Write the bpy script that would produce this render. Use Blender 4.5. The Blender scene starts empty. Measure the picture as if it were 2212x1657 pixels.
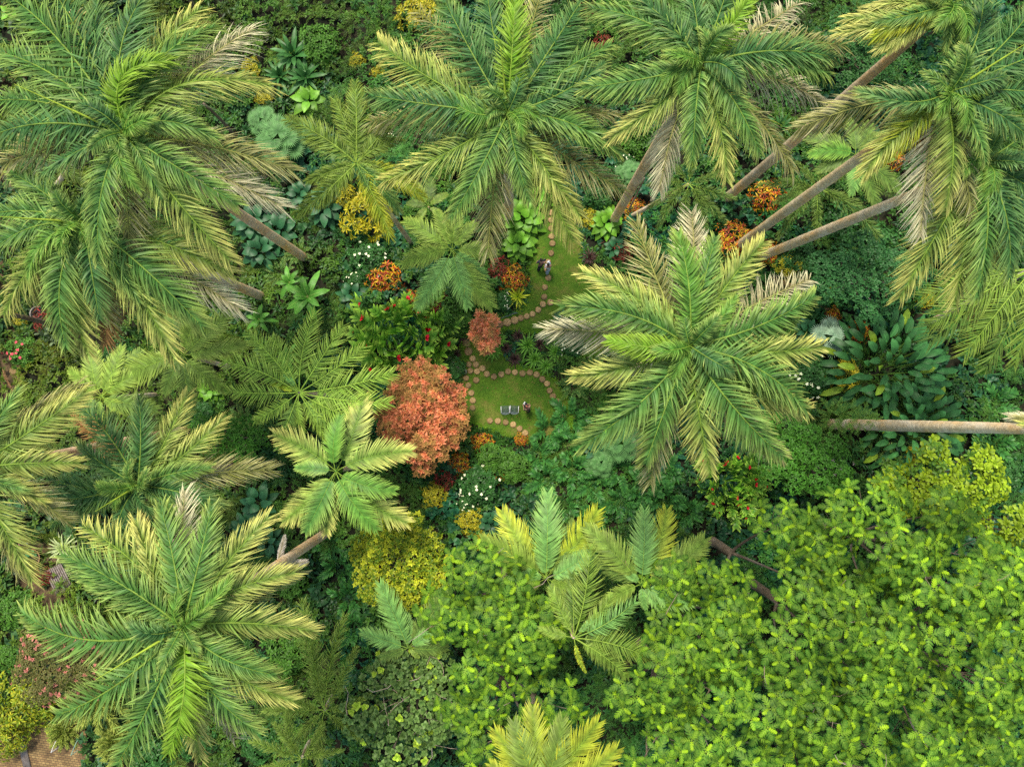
import bpy, math, random
import numpy as np
from mathutils import Vector
sc = bpy.context.scene
COL = sc.collection
rng = np.random.default_rng(7)
random.seed(7)

# ------------------------------------------------------------------ camera, sky, sun, exposure
H = 56.0; TH = 0.6745; TILT = math.radians(3.1)
cam_d = bpy.data.cameras.new("camera"); cam = bpy.data.objects.new("camera", cam_d); COL.objects.link(cam)
cam_d.sensor_width = 36; cam_d.lens = 18 / TH; cam_d.clip_end = 500
cam.location = (0, 0, H); cam.rotation_euler = (TILT, 0, 0)
sc.camera = cam
SUN_EL = math.radians(62); SUN_AZ = math.radians(20)      # azimuth from +Y towards -X
w = bpy.data.worlds.new("World"); sc.world = w; w.use_nodes = True
nt = w.node_tree; nt.nodes.clear()
sky = nt.nodes.new("ShaderNodeTexSky"); sky.sky_type = 'NISHITA'; sky.sun_disc = False
sky.sun_elevation = SUN_EL; sky.sun_rotation = -SUN_AZ; sky.air_density = 1.6; sky.dust_density = 4.0; sky.ozone_density = 1.0
bg = nt.nodes.new("ShaderNodeBackground"); bg.inputs[1].default_value = 0.068
wo = nt.nodes.new("ShaderNodeOutputWorld")
nt.links.new(sky.outputs[0], bg.inputs[0]); nt.links.new(bg.outputs[0], wo.inputs[0])
sd = bpy.data.lights.new("sun", 'SUN'); sd.energy = 1.5; sd.angle = math.radians(10); sd.color = (1.0, 0.93, 0.80)
sun = bpy.data.objects.new("sun", sd); COL.objects.link(sun)
sdir = Vector((-math.sin(SUN_AZ) * math.cos(SUN_EL), math.cos(SUN_AZ) * math.cos(SUN_EL), math.sin(SUN_EL)))
sun.rotation_euler = sdir.to_track_quat('Z', 'Y').to_euler()
sun.location = (0, 0, 80)
sc.view_settings.view_transform = 'Standard'; sc.view_settings.look = 'None'
sc.view_settings.gamma = 1; sc.view_settings.exposure = 1.22
sc.cycles.max_bounces = 5; sc.cycles.diffuse_bounces = 3; sc.cycles.transmission_bounces = 3
sc.cycles.glossy_bounces = 2; sc.cycles.use_denoising = False

# ------------------------------------------------------------------ where a viewing ray meets a height
CT, ST = math.cos(TILT), math.sin(TILT)
def at(x, y, z=0.0):
    dx = (x - 1106) / 1106 * TH; dy = -(y - 828.5) / 1106 * TH
    Y = dy * CT + ST; Z = dy * ST - CT
    t = (z - H) / Z
    return np.array((dx * t, Y * t, z))
def mpp(z=0.0): return 2 * TH * (H - z) / 2212
TO = {0: (0, 0), 1: (0, 0), 2: (1280, 0), 3: (2560, 0), 4: (0, 960), 5: (1280, 960), 6: (2560, 960), 7: (0, 1916), 8: (1280, 1916), 9: (2560, 1916)}
def tv(t, x, y):
    if t == 0: return (x, y)
    ox, oy = TO[t]
    return ((ox + x * 1280 / 2209) * 0.57604, (oy + y * 1280 / 2209) * 0.57604)

# ------------------------------------------------------------------ materials
MATS = {}
def nodes(name):
    m = bpy.data.materials.new(name); m.use_nodes = True
    n = m.node_tree; n.nodes.clear()
    o = n.nodes.new("ShaderNodeOutputMaterial")
    MATS[name] = m
    return m, n, o
def leaf_mat(name, rough=0.5, trans=0.25, spec=0.35, var=0.25, nscale=3.0, gain=(1.38, 1.42, 1.0)):
    m, n, o = nodes(name)
    a = n.nodes.new("ShaderNodeAttribute"); a.attribute_name = 'col'
    tc = n.nodes.new("ShaderNodeNewGeometry")
    no = n.nodes.new("ShaderNodeTexNoise"); no.inputs['Scale'].default_value = nscale; no.inputs['Detail'].default_value = 3
    n.links.new(tc.outputs['Position'], no.inputs['Vector'])
    mr = n.nodes.new("ShaderNodeMapRange"); mr.inputs[1].default_value = 0.3; mr.inputs[2].default_value = 0.7
    mr.inputs[3].default_value = 1 - var; mr.inputs[4].default_value = 1 + var
    n.links.new(no.outputs['Fac'], mr.inputs[0])
    mx = n.nodes.new("ShaderNodeVectorMath"); mx.operation = 'SCALE'
    gn = n.nodes.new("ShaderNodeVectorMath"); gn.operation = 'MULTIPLY'; gn.inputs[1].default_value = gain
    n.links.new(a.outputs['Color'], gn.inputs[0]); n.links.new(gn.outputs[0], mx.inputs[0]); n.links.new(mr.outputs[0], mx.inputs['Scale'])
    p = n.nodes.new("ShaderNodeBsdfPrincipled"); p.inputs['Roughness'].default_value = rough
    p.inputs['Specular IOR Level'].default_value = spec
    n.links.new(mx.outputs[0], p.inputs['Base Color'])
    t = n.nodes.new("ShaderNodeBsdfTranslucent"); n.links.new(mx.outputs[0], t.inputs['Color'])
    s = n.nodes.new("ShaderNodeMixShader"); s.inputs[0].default_value = trans
    n.links.new(p.outputs[0], s.inputs[1]); n.links.new(t.outputs[0], s.inputs[2])
    n.links.new(s.outputs[0], o.inputs['Surface'])
    return m
def rock_mat(name, cols, scale=2.0, rough=0.85, bump=0.3, detail=8, stops=None, rings=None, bscale=None):
    m, n, o = nodes(name)
    g = n.nodes.new("ShaderNodeTexCoord")
    no = n.nodes.new("ShaderNodeTexNoise"); no.inputs['Scale'].default_value = scale; no.inputs['Detail'].default_value = detail
    n.links.new(g.outputs['Object'], no.inputs['Vector'])
    r = n.nodes.new("ShaderNodeValToRGB"); e = r.color_ramp.elements
    stops = stops or [0.3 + 0.4 * i / max(1, len(cols) - 1) for i in range(len(cols))]
    e[0].position = stops[0]; e[0].color = (*cols[0], 1); e[1].position = stops[-1]; e[1].color = (*cols[-1], 1)
    for s_, c_ in list(zip(stops, cols))[1:-1]:
        q = e.new(s_); q.color = (*c_, 1)
    n.links.new(no.outputs['Fac'], r.inputs[0])
    p = n.nodes.new("ShaderNodeBsdfPrincipled"); p.inputs['Roughness'].default_value = rough
    p.inputs['Specular IOR Level'].default_value = 0.25
    last = r.outputs[0]
    oi = n.nodes.new("ShaderNodeObjectInfo"); m0 = n.nodes.new("ShaderNodeMapRange"); m0.inputs[3].default_value = 0.6; m0.inputs[4].default_value = 1.25
    n.links.new(oi.outputs['Random'], m0.inputs[0]); v0 = n.nodes.new("ShaderNodeVectorMath"); v0.operation = 'SCALE'; n.links.new(last, v0.inputs[0]); n.links.new(m0.outputs[0], v0.inputs['Scale'])
    if 'stepping' in name: last = v0.outputs[0]
    n2 = n.nodes.new("ShaderNodeTexNoise"); n2.inputs['Scale'].default_value = bscale or scale * 7; n2.inputs['Detail'].default_value = 6
    n.links.new(g.outputs['Object'], n2.inputs['Vector'])
    mr = n.nodes.new("ShaderNodeMapRange"); mr.inputs[1].default_value = 0.3; mr.inputs[2].default_value = 0.7
    mr.inputs[3].default_value = 0.7; mr.inputs[4].default_value = 1.3
    n.links.new(n2.outputs['Fac'], mr.inputs[0])
    mx = n.nodes.new("ShaderNodeVectorMath"); mx.operation = 'SCALE'
    n.links.new(last, mx.inputs[0]); n.links.new(mr.outputs[0], mx.inputs['Scale'])
    n.links.new(mx.outputs[0], p.inputs['Base Color'])
    b = n.nodes.new("ShaderNodeBump"); b.inputs['Strength'].default_value = bump; b.inputs['Distance'].default_value = 0.05
    n.links.new(n2.outputs['Fac'], b.inputs['Height']); n.links.new(b.outputs[0], p.inputs['Normal'])
    n.links.new(p.outputs[0], o.inputs['Surface'])
    return m
def plain_mat(name, col, rough=0.6, metal=0.0):
    m, n, o = nodes(name)
    p = n.nodes.new("ShaderNodeBsdfPrincipled"); p.inputs['Roughness'].default_value = rough; p.inputs['Metallic'].default_value = metal
    no = n.nodes.new("ShaderNodeTexNoise"); no.inputs['Scale'].default_value = 14
    r = n.nodes.new("ShaderNodeValToRGB"); r.color_ramp.elements[0].color = (*[c * 0.8 for c in col], 1); r.color_ramp.elements[1].color = (*[min(1, c * 1.15) for c in col], 1)
    n.links.new(no.outputs['Fac'], r.inputs[0]); n.links.new(r.outputs[0], p.inputs['Base Color']); n.links.new(p.outputs[0], o.inputs['Surface'])
    return m
LEAF = leaf_mat("leaf", 0.48, 0.15, 0.22)
LEAF_G = leaf_mat("glossy_leaf", 0.40, 0.12, 0.22)
LEAF_B = leaf_mat("breadfruit_leaf", 0.5, 0.10, 0.12, gain=(1.1, 1.35, 1.0))
LEAF_S = leaf_mat("soft_leaf", 0.65, 0.3, 0.15, gain=(1.25, 1.25, 1.2))
def bark_mat(name, grey, tan, orange):
    m, n, o = nodes(name)
    g = n.nodes.new("ShaderNodeTexCoord")
    mp = n.nodes.new("ShaderNodeMapping"); mp.inputs['Scale'].default_value = (1, 1, 0.35)
    n.links.new(g.outputs['Object'], mp.inputs[0])
    a = n.nodes.new("ShaderNodeTexNoise"); a.inputs['Scale'].default_value = 0.9; a.inputs['Detail'].default_value = 7; a.inputs['Roughness'].default_value = 0.65
    n.links.new(mp.outputs[0], a.inputs['Vector'])
    r = n.nodes.new("ShaderNodeValToRGB"); e = r.color_ramp.elements
    e[0].position = 0.33; e[0].color = (*orange, 1); e[1].position = 0.66; e[1].color = (*grey, 1)
    q = e.new(0.48); q.color = (*tan, 1)
    n.links.new(a.outputs['Fac'], r.inputs[0])
    f = n.nodes.new("ShaderNodeTexNoise"); f.inputs['Scale'].default_value = 9; f.inputs['Detail'].default_value = 5
    n.links.new(g.outputs['Object'], f.inputs['Vector'])
    r2 = n.nodes.new("ShaderNodeValToRGB"); r2.color_ramp.elements[0].position = 0.38; r2.color_ramp.elements[0].color = (0.75, 0.75, 0.75, 1)
    r2.color_ramp.elements[1].position = 0.72; r2.color_ramp.elements[1].color = (1.2, 1.2, 1.18, 1)
    n.links.new(f.outputs['Fac'], r2.inputs[0])
    at_ = n.nodes.new("ShaderNodeAttribute"); at_.attribute_name = 'col'
    mx = n.nodes.new("ShaderNodeMix"); mx.data_type = 'RGBA'; mx.blend_type = 'MULTIPLY'; mx.inputs[0].default_value = 1
    n.links.new(r.outputs[0], mx.inputs[6]); n.links.new(r2.outputs[0], mx.inputs[7])
    mx2 = n.nodes.new("ShaderNodeMix"); mx2.data_type = 'RGBA'; mx2.blend_type = 'MULTIPLY'; mx2.inputs[0].default_value = 1
    n.links.new(mx.outputs[2], mx2.inputs[6]); n.links.new(at_.outputs['Color'], mx2.inputs[7])
    p = n.nodes.new("ShaderNodeBsdfPrincipled"); p.inputs['Roughness'].default_value = 0.85; p.inputs['Specular IOR Level'].default_value = 0.2
    b = n.nodes.new("ShaderNodeBump"); b.inputs['Strength'].default_value = 0.5; b.inputs['Distance'].default_value = 0.03
    n.links.new(f.outputs['Fac'], b.inputs['Height']); n.links.new(b.outputs[0], p.inputs['Normal'])
    n.links.new(mx2.outputs[2], p.inputs['Base Color']); n.links.new(p.outputs[0], o.inputs['Surface'])
    return m
BARK = bark_mat("palm_bark", (0.52, 0.47, 0.40), (0.46, 0.36, 0.24), (0.55, 0.33, 0.14))
BARK2 = bark_mat("grey_bark", (0.30, 0.27, 0.23), (0.22, 0.17, 0.12), (0.16, 0.12, 0.08))

# ------------------------------------------------------------------ mesh core
def mesh_from(name, V, F, C=None, mat=None, smooth=False, fsize=4):
    me = bpy.data.meshes.new(name)
    V = np.asarray(V, np.float32); F = np.asarray(F, np.int32)
    me.vertices.add(len(V)); me.vertices.foreach_set("co", V.ravel())
    nf = len(F); k = F.shape[1]
    me.loops.add(nf * k); me.loops.foreach_set("vertex_index", F.ravel())
    me.polygons.add(nf); me.polygons.foreach_set("loop_start", np.arange(0, nf * k, k, dtype=np.int32))
    if smooth: me.polygons.foreach_set("use_smooth", np.ones(nf, bool))
    if C is None: C = np.ones((len(V), 3))
    ca = me.color_attributes.new(name='col', type='FLOAT_COLOR', domain='POINT')
    c4 = np.ones((len(V), 4), np.float32); c4[:, :3] = np.clip(C, 0, 2.2)
    ca.data.foreach_set("color", c4.ravel())
    if mat: me.materials.append(mat)
    me.update(); me.validate()
    return me
def link(name, me, loc=(0, 0, 0), parent=None):
    o = bpy.data.objects.new(name, me); COL.objects.link(o); o.location = loc
    if parent is not None: o.parent = parent
    return o
def tag(o, label=None, cat=None, group=None, kind=None):
    if label: o['label'] = label
    if cat: o['category'] = cat
    if group: o['group'] = group
    if kind: o['kind'] = kind
    return o
class G:
    """collects vertices, quads, colours"""
    def __init__(s): s.v = []; s.f = []; s.c = []; s.n = 0
    def add(s, V, F, C):
        if len(V) == 0: return
        s.v.append(V); s.f.append(F + s.n); s.c.append(C if len(np.shape(C)) == 2 else np.tile(C, (len(V), 1))); s.n += len(V)
    def arr(s): return np.concatenate(s.v), np.concatenate(s.f), np.concatenate(s.c)
    def mesh(s, name, mat, off=None, smooth=False):
        V, F, C = s.arr()
        if off is not None: V = V - np.asarray(off)
        return mesh_from(name, V, F, C, mat, smooth)
def nrm(a): return a / np.maximum(np.linalg.norm(a, axis=-1, keepdims=True), 1e-9)
P_LANCE = np.array([0.35, 0.9, 1.0, 0.7, 0.05])
P_PALM = np.array([0.5, 1.0, 0.9, 0.6, 0.06])
P_OVATE = np.array([0.2, 0.95, 1.0, 0.6, 0.05])
P_ROUND = np.array([0.3, 0.95, 1.0, 0.8, 0.15])
P_SPAT = np.array([0.15, 0.35, 0.8, 1.0, 0.35])
P_HEART = np.array([0.55, 1.0, 0.95, 0.6, 0.05])
P_BAN = np.array([0.25, 0.9, 1.0, 0.95, 0.8, 0.1])
def strips(base, d0, bend, L, W, wd, prof, cA, cB, ce=1.0, fold=0.0):
    N = len(base); K = len(prof); t = np.linspace(0, 1, K)
    p = base[:, None] + L[:, None, None] * (t[None, :, None] * d0[:, None] + (t ** 2)[None, :, None] * bend[:, None])
    off = (W[:, None] * prof[None])[:, :, None] * 0.5 * wd[:, None]
    ce = np.broadcast_to(np.asarray(ce, float), (N,))
    f = (t[None] ** ce[:, None])[:, :, None]
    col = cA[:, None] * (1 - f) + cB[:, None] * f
    if fold:
        nn = nrm(np.cross(wd, d0))[:, None] * (W[:, None] * prof[None])[:, :, None] * fold
        V = np.stack([p - off + nn, p, p + off + nn], 2).reshape(-1, 3)
        C = np.stack([col, col * 1.12, col], 2).reshape(-1, 3); m = 3
    else:
        V = np.stack([p - off, p + off], 2).reshape(-1, 3); C = np.repeat(col[:, :, None], 2, 2).reshape(-1, 3); m = 2
    q = []
    for k in range(K - 1):
        for j in range(m - 1):
            a = k * m + j; q.append((a, a + 1, a + m + 1, a + m))
    q = np.array(q)
    F = (np.arange(N)[:, None, None] * (K * m) + q[None]).reshape(-1, 4)
    return V, F, C
def tube(pts, rad, n=10, col=(1, 1, 1), cap=True):
    pts = np.asarray(pts, float); M = len(pts); rad = np.broadcast_to(rad, (M,))
    T = nrm(np.gradient(pts, axis=0)); ref = np.array((0.0, 0, 1)) if abs(T[0][2]) < 0.9 else np.array((0, 1.0, 0))
    S = nrm(np.cross(T, ref)); U = np.cross(S, T)
    a = np.arange(n) / n * 2 * math.pi
    V = pts[:, None] + rad[:, None, None] * (np.cos(a)[None, :, None] * S[:, None] + np.sin(a)[None, :, None] * U[:, None])
    V = V.reshape(-1, 3); F = []
    for i in range(M - 1):
        for j in range(n):
            F.append((i * n + j, i * n + (j + 1) % n, (i + 1) * n + (j + 1) % n, (i + 1) * n + j))
    if cap:
        for i0, p in ((0, pts[0]), ((M - 1) * n, pts[-1])):
            c = len(V); V = np.vstack([V, p])
            for j in range(0, n, 2): F.append((i0 + j, i0 + (j + 1) % n, i0 + (j + 2) % n, c))
    col = np.asarray(col, float)
    C = np.tile(col, (len(V), 1)) if col.ndim == 1 else np.vstack([np.repeat(col, n, 0), np.tile(col[-1], (len(V) - M * n, 1))])
    return V, np.array(F), C
def box(c, s, rz=0, col=(1, 1, 1)):
    x, y, z = np.array(s) / 2
    v = np.array([(-x, -y, -z), (x, -y, -z), (x, y, -z), (-x, y, -z), (-x, -y, z), (x, -y, z), (x, y, z), (-x, y, z)])
    R = np.array([(math.cos(rz), -math.sin(rz), 0), (math.sin(rz), math.cos(rz), 0), (0, 0, 1)])
    return v @ R.T + np.array(c), np.array([(0, 3, 2, 1), (4, 5, 6, 7), (0, 1, 5, 4), (1, 2, 6, 5), (2, 3, 7, 6), (3, 0, 4, 7)]), np.tile(col, (8, 1))
def lathe(prof, n=20, col=(1, 1, 1)):
    V = []; a = np.arange(n) / n * 2 * math.pi
    for r, z in prof: V.append(np.stack([r * np.cos(a), r * np.sin(a), np.full(n, z)], 1))
    V = np.concatenate(V); F = []
    for i in range(len(prof) - 1):
        for j in range(n): F.append((i * n + j, i * n + (j + 1) % n, (i + 1) * n + (j + 1) % n, (i + 1) * n + j))
    return V, np.array(F), np.tile(col, (len(V), 1))
def stamp(temps, pos, up, spin, scale, tint, pick=None):
    """copies leaf-cluster shapes to many places of one crown"""
    g = G(); N = len(pos); up = nrm(up)
    pick = rng.integers(0, len(temps), N) if pick is None else pick
    ref = np.tile((1.0, 0, 0), (N, 1)); x = nrm(np.cross(np.cross(up, ref) + 1e-6, up)); y = np.cross(up, x)
    c, s = np.cos(spin)[:, None], np.sin(spin)[:, None]
    X = x * c + y * s; Y = -x * s + y * c
    for k, (V, F, C) in enumerate(temps):
        i = np.where(pick == k)[0]
        if not len(i): continue
        W = (V[None, :, 0:1] * X[i][:, None] + V[None, :, 1:2] * Y[i][:, None] + V[None, :, 2:3] * up[i][:, None]) * np.reshape(scale[i], (-1, 1, 1)) + pos[i][:, None]
        FF = (F[None] + (np.arange(len(i)) * len(V))[:, None, None]).reshape(-1, 4)
        CC = (C[None] * tint[i][:, None]).reshape(-1, 3)
        g.add(W.reshape(-1, 3), FF, CC)
    return g

# ------------------------------------------------------------------ palm fronds
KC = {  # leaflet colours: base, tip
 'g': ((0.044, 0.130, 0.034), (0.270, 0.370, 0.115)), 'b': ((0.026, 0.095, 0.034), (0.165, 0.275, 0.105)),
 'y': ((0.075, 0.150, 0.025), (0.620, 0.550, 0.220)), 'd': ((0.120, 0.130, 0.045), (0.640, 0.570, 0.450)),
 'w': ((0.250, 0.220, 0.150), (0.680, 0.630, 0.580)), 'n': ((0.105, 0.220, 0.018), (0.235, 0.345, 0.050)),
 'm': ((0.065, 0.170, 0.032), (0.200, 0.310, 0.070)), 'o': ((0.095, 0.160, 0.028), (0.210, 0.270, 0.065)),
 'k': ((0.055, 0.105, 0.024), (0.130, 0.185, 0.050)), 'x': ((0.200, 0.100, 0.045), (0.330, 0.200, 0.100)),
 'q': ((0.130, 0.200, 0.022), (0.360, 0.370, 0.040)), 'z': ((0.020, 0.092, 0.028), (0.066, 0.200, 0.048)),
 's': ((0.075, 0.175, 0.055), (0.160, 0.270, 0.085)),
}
SP = {
 'royal': dict(nl=118, ll=0.195, w=0.062, t0=0.05, lift=0.30, lj=0.28, droop=0.55, a0=0.30, a1=0.95, sweep=0.26, rr=0.055, tip=0.45),
 'flat':  dict(nl=62, ll=0.25, w=0.075, t0=0.14, lift=0.18, lj=0.05, droop=0.18, a0=0.35, a1=1.0, sweep=0.22, rr=0.03, tip=0.40),
 'coco':  dict(nl=46, ll=0.22, w=0.055, t0=0.20, lift=0.10, lj=0.12, droop=0.42, a0=0.45, a1=1.0, sweep=0.1, rr=0.045, tip=0.5),
 'fox':   dict(nl=90, ll=0.14, w=0.030, t0=0.12, lift=0.1, lj=1.0, droop=0.10, a0=0.35, a1=0.8, sweep=0.2, rr=0.03, tip=0.5),
 'zig':   dict(nl=14, ll=0.33, w=0.19, t0=0.08, lift=0.30, lj=0.15, droop=0.15, a0=0.45, a1=0.95, sweep=0.15, rr=0.018, tip=0.65),
 'fern':  dict(nl=20, ll=0.17, w=0.050, t0=0.1, lift=0.15, lj=0.06, droop=0.15, a0=0.25, a1=0.6, sweep=0.1, rr=0.01, tip=0.3),
}
def frond(P0, P2, kind='g', bend=0.0, arch=0.2, sp='royal', roll=0.0, wmul=1.0, lmul=1.0):
    S = SP[sp]; P0 = np.array(P0, float); P2 = np.array(P2, float); L = np.linalg.norm(P2 - P0)
    hd = P2 - P0; hd[2] = 0; hd = nrm(hd); lat = np.array((hd[1], -hd[0], 0))
    Cc = P0 * 0.55 + P2 * 0.45 + lat * bend * L + np.array((0, 0, arch * L))
    M = 48; tt = np.linspace(0, 1, M)[:, None]
    R = (1 - tt) ** 2 * P0 + 2 * tt * (1 - tt) * Cc + tt ** 2 * P2
    T = nrm(np.gradient(R, axis=0))
    arcl = np.sum(np.linalg.norm(np.diff(R, axis=0), axis=1))
    nl = int(S['nl']); t = np.linspace(S['t0'], 0.995, nl)
    g = G(); cA, cB = (np.array(c) for c in KC[kind])
    rc = cA * 0.4 + np.array((0.16, 0.22, 0.04)) * (0.9 if kind not in 'wdx' else 0.5) + (np.array((0.1, 0.07, 0.04)) if kind in 'wdx' else 0)
    V, F, C = tube(R[::3], S['rr'] * np.linspace(1, 0.25, len(R[::3])) * (L / 5) ** 0.5, 5, rc, cap=False)
    g.add(V, F, C)
    for side in (-1, 1):
        ti = np.clip(t + rng.normal(0, 0.004, nl), 0, 1)
        P = np.stack([np.interp(ti, tt[:, 0], R[:, k]) for k in range(3)], 1)
        Tg = nrm(np.stack([np.interp(ti, tt[:, 0], T[:, k]) for k in range(3)], 1))
        Sd = nrm(np.cross(Tg, np.array((0, 0, 1.0)) + 0 * Tg)); Nn = np.cross(Sd, Tg)
        if roll:
            c, s = math.cos(roll), math.sin(roll); Sd, Nn = Sd * c + Nn * s, Nn * c - Sd * s
        u = (ti - S['t0']) / (1 - S['t0'])
        ang = S['a0'] + (S['a1'] - S['a0']) * u ** 1.3 + rng.normal(0, 0.07, nl)
        asym = rng.normal(0, .22) if sp == 'royal' else rng.normal(0, .06)
        lift = S['lift'] + asym + rng.normal(0, S['lj'], nl)
        lr = (0.45 + 0.55 * np.minimum(1, u / 0.25)) * (1 - (1 - S['tip']) * np.clip((u - 0.45) / 0.55, 0, 1) ** 1.6)
        LL = S['ll'] * arcl * lr * rng.uniform(0.88, 1.08, nl) * lmul
        d = nrm(side * Sd * (np.cos(ang) * np.cos(lift))[:, None] + Tg * (np.sin(ang))[:, None] + Nn * (np.cos(ang) * np.sin(lift))[:, None])
        if sp in ('royal', 'coco'): LL = LL * np.where(rng.random(nl) < .07, rng.uniform(.1, .6, nl), 1)      # torn leaflets
        dr = S['droop'] * rng.uniform(0.7, 1.3) * rng.uniform(0.5, 1.5, nl)
        if kind in 'dwx': dr *= 1.5
        bd = Tg * S['sweep'] * rng.uniform(0.5, 1.5, nl)[:, None] - np.array((0, 0, 1.0)) * dr[:, None] + rng.normal(0, 0.06, (nl, 3))
        wd = nrm(np.cross(d, Nn + rng.normal(0, 0.35 if sp != 'flat' else 0.08, (nl, 3))))
        W = np.full(nl, S['w'] * (L / 5) ** 0.4 * wmul) * rng.uniform(0.8, 1.2, nl)
        if kind in 'dw': W *= rng.uniform(0.45, 0.9, nl)
        br = rng.uniform(0.72, 1.28, nl)[:, None]
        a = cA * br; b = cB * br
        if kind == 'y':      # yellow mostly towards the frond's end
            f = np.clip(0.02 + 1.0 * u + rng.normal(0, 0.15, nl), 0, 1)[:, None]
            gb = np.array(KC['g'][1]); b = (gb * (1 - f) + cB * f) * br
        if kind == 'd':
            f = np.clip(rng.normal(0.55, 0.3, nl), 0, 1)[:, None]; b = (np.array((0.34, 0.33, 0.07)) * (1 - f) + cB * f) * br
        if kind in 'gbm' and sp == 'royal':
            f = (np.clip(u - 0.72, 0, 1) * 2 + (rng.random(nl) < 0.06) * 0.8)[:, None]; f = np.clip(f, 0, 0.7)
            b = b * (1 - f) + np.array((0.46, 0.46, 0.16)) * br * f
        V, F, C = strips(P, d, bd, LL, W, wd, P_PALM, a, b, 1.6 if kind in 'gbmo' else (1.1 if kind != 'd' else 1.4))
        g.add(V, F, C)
        if sp == 'fox':
            d2 = nrm(d + Nn * rng.normal(0, 0.9, nl)[:, None]); V, F, C = strips(P, d2, bd, LL * 0.9, W, nrm(np.cross(d2, Nn + 0.3)), P_PALM, a, b, 1.2); g.add(V, F, C)
    return g
KP = {'n': (0.30, -0.10, 0.0), 'm': (0.26, 0.0, 0.0), 'g': (0.20, 0.16, -0.1), 'b': (0.20, 0.12, -0.1), 'y': (0.13, 0.30, -0.3), 'd': (0.06, 0.42, -0.5),
      'w': (0.03, 0.50, -0.55), 'o': (0.2, 0.15, -0.1), 'k': (0.2, 0.2, -0.1), 'x': (-0.05, 0.6, -0.7), 'q': (0.15, 0.2, -0.2), 'z': (0.2, 0.1, 0), 's': (0.2, 0.1, 0)}
def palm(name, label, cat, group, cxy, bxy, z, spec, tile=0, sp='royal', lum=1.0, rtrunk=0.26, shaft=True, fruit=False, spear=None, wmul=1.0, lmul=1.0, trunk_label=None, tcol=(1, 1, 1), rnew=0.0):
    c = at(*cxy, z); b = at(*bxy, 0.0)
    root = bpy.data.objects.new(name, None); COL.objects.link(root); root.location = b; tag(root, label, cat, group)
    root.empty_display_size = 0.5
    # trunk
    n = 120 if sp == 'royal' else 30; tr_ = np.random.default_rng(int(z * 10 + cxy[0]))
    t = np.linspace(0, 1, n)[:, None]; top = c - np.array((0, 0, 1.6 if shaft else 0.3))
    mid = (b + top) / 2 + np.array((0, 0, 0)) + (top - b) * np.array((tr_.uniform(-.05, .09), tr_.uniform(-.05, .09), 0))
    P = (1 - t) ** 2 * b + 2 * t * (1 - t) * mid + t ** 2 * top
    P[0, 2] -= 0.3
    tt = t[:, 0]
    rad = rtrunk * (1.25 - 0.5 * tt + 0.12 * np.sin(tt * 3.0)) * (1 + tr_.uniform(-.02, .03, n))
    tc = np.array(tcol) * (1.75 + 0.18 * (np.arange(n) % 2) + tr_.normal(0, .12, n) + .15 * np.sin(tt * 9 + z))[:, None]
    V, F, C = tube(P, rad, 16, tc)
    o = link('trunk', mesh_from('trunk', V - b, F, C, BARK, True), parent=root)
    if trunk_label: o['label'] = trunk_label
    if shaft:
        t = np.linspace(0, 1, 12)[:, None]; Q = top * (1 - t) + (c - np.array((0, 0, 0.1))) * t
        V, F, C = tube(Q, rtrunk * np.array([0.85, 1.0, 1.02, 1, .95, .9, .82, .75, .65, .55, .45, .3]), 14, (0.10, 0.22, 0.04))
        link('crownshaft', mesh_from('crownshaft', V - b, F, C, LEAF, True), parent=root)
    for e in spec:
        x, y, k = e[0], e[1], e[2]; bend = e[3] if len(e) > 3 else random.uniform(-0.06, 0.06)
        ar, dp, z0 = KP[k]; opt = e[4] if len(e) > 4 else {}
        ar = opt.get('arch', ar); dp = opt.get('drop', dp)
        vx, vy = tv(opt.get('t', tile), x, y); tip = at(vx, vy, z)
        for _ in range(3):
            L = np.linalg.norm((tip - c)[:2]); tip = at(vx, vy, z - dp * L)
        base = c + np.array((0, 0, z0)) + nrm((tip - c) * np.array((1, 1, 0))) * rtrunk * 0.5
        g = frond(base, tip, k, bend, ar, sp, opt.get('roll', random.uniform(-0.25, 0.25)), wmul * opt.get('w', 1), lmul * opt.get('l', 1))
        g.c = [q_ * lum for q_ in g.c]
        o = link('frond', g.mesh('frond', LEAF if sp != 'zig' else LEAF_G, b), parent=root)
        if k in 'dw': o['label'] = 'dry bleached hanging frond'
        if k == 'x': o['label'] = 'dead brown hanging frond'
        if k == 'n' and sp == 'royal': o['label'] = 'bright lime green newest frond'
    if sp == 'royal' and rtrunk > .2:
        for j in range(5):
            a_ = j * 2.4 + cxy[0]; rr_ = 1.3 + .3 * (j % 3); e_ = c + np.array((math.cos(a_) * rr_, math.sin(a_) * rr_, 1.1 - .25 * j))
            g = frond(c + np.array((0, 0, .05)), e_, 'gmb'[j % 3], random.uniform(-.35, .35), .45, sp, random.uniform(-.4, .4), wmul, 1.25)
            link('frond', g.mesh('frond', LEAF, b), parent=root)
    if spear:
        for s in spear:
            vx, vy = tv(tile, s[0], s[1]); e2 = at(vx, vy, z + 2.2); p0 = c + np.array((0, 0, -0.2))
            tt = np.linspace(0, 1, 14)[:, None]; Q = p0 * (1 - tt) + e2 * tt
            V, F, C = tube(Q, 0.075 * np.linspace(1, 0.15, 14), 6, (0.32, 0.42, 0.06))
            link('spear_leaf', mesh_from('spear_leaf', V - b, F, C, LEAF, True), parent=root)
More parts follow.
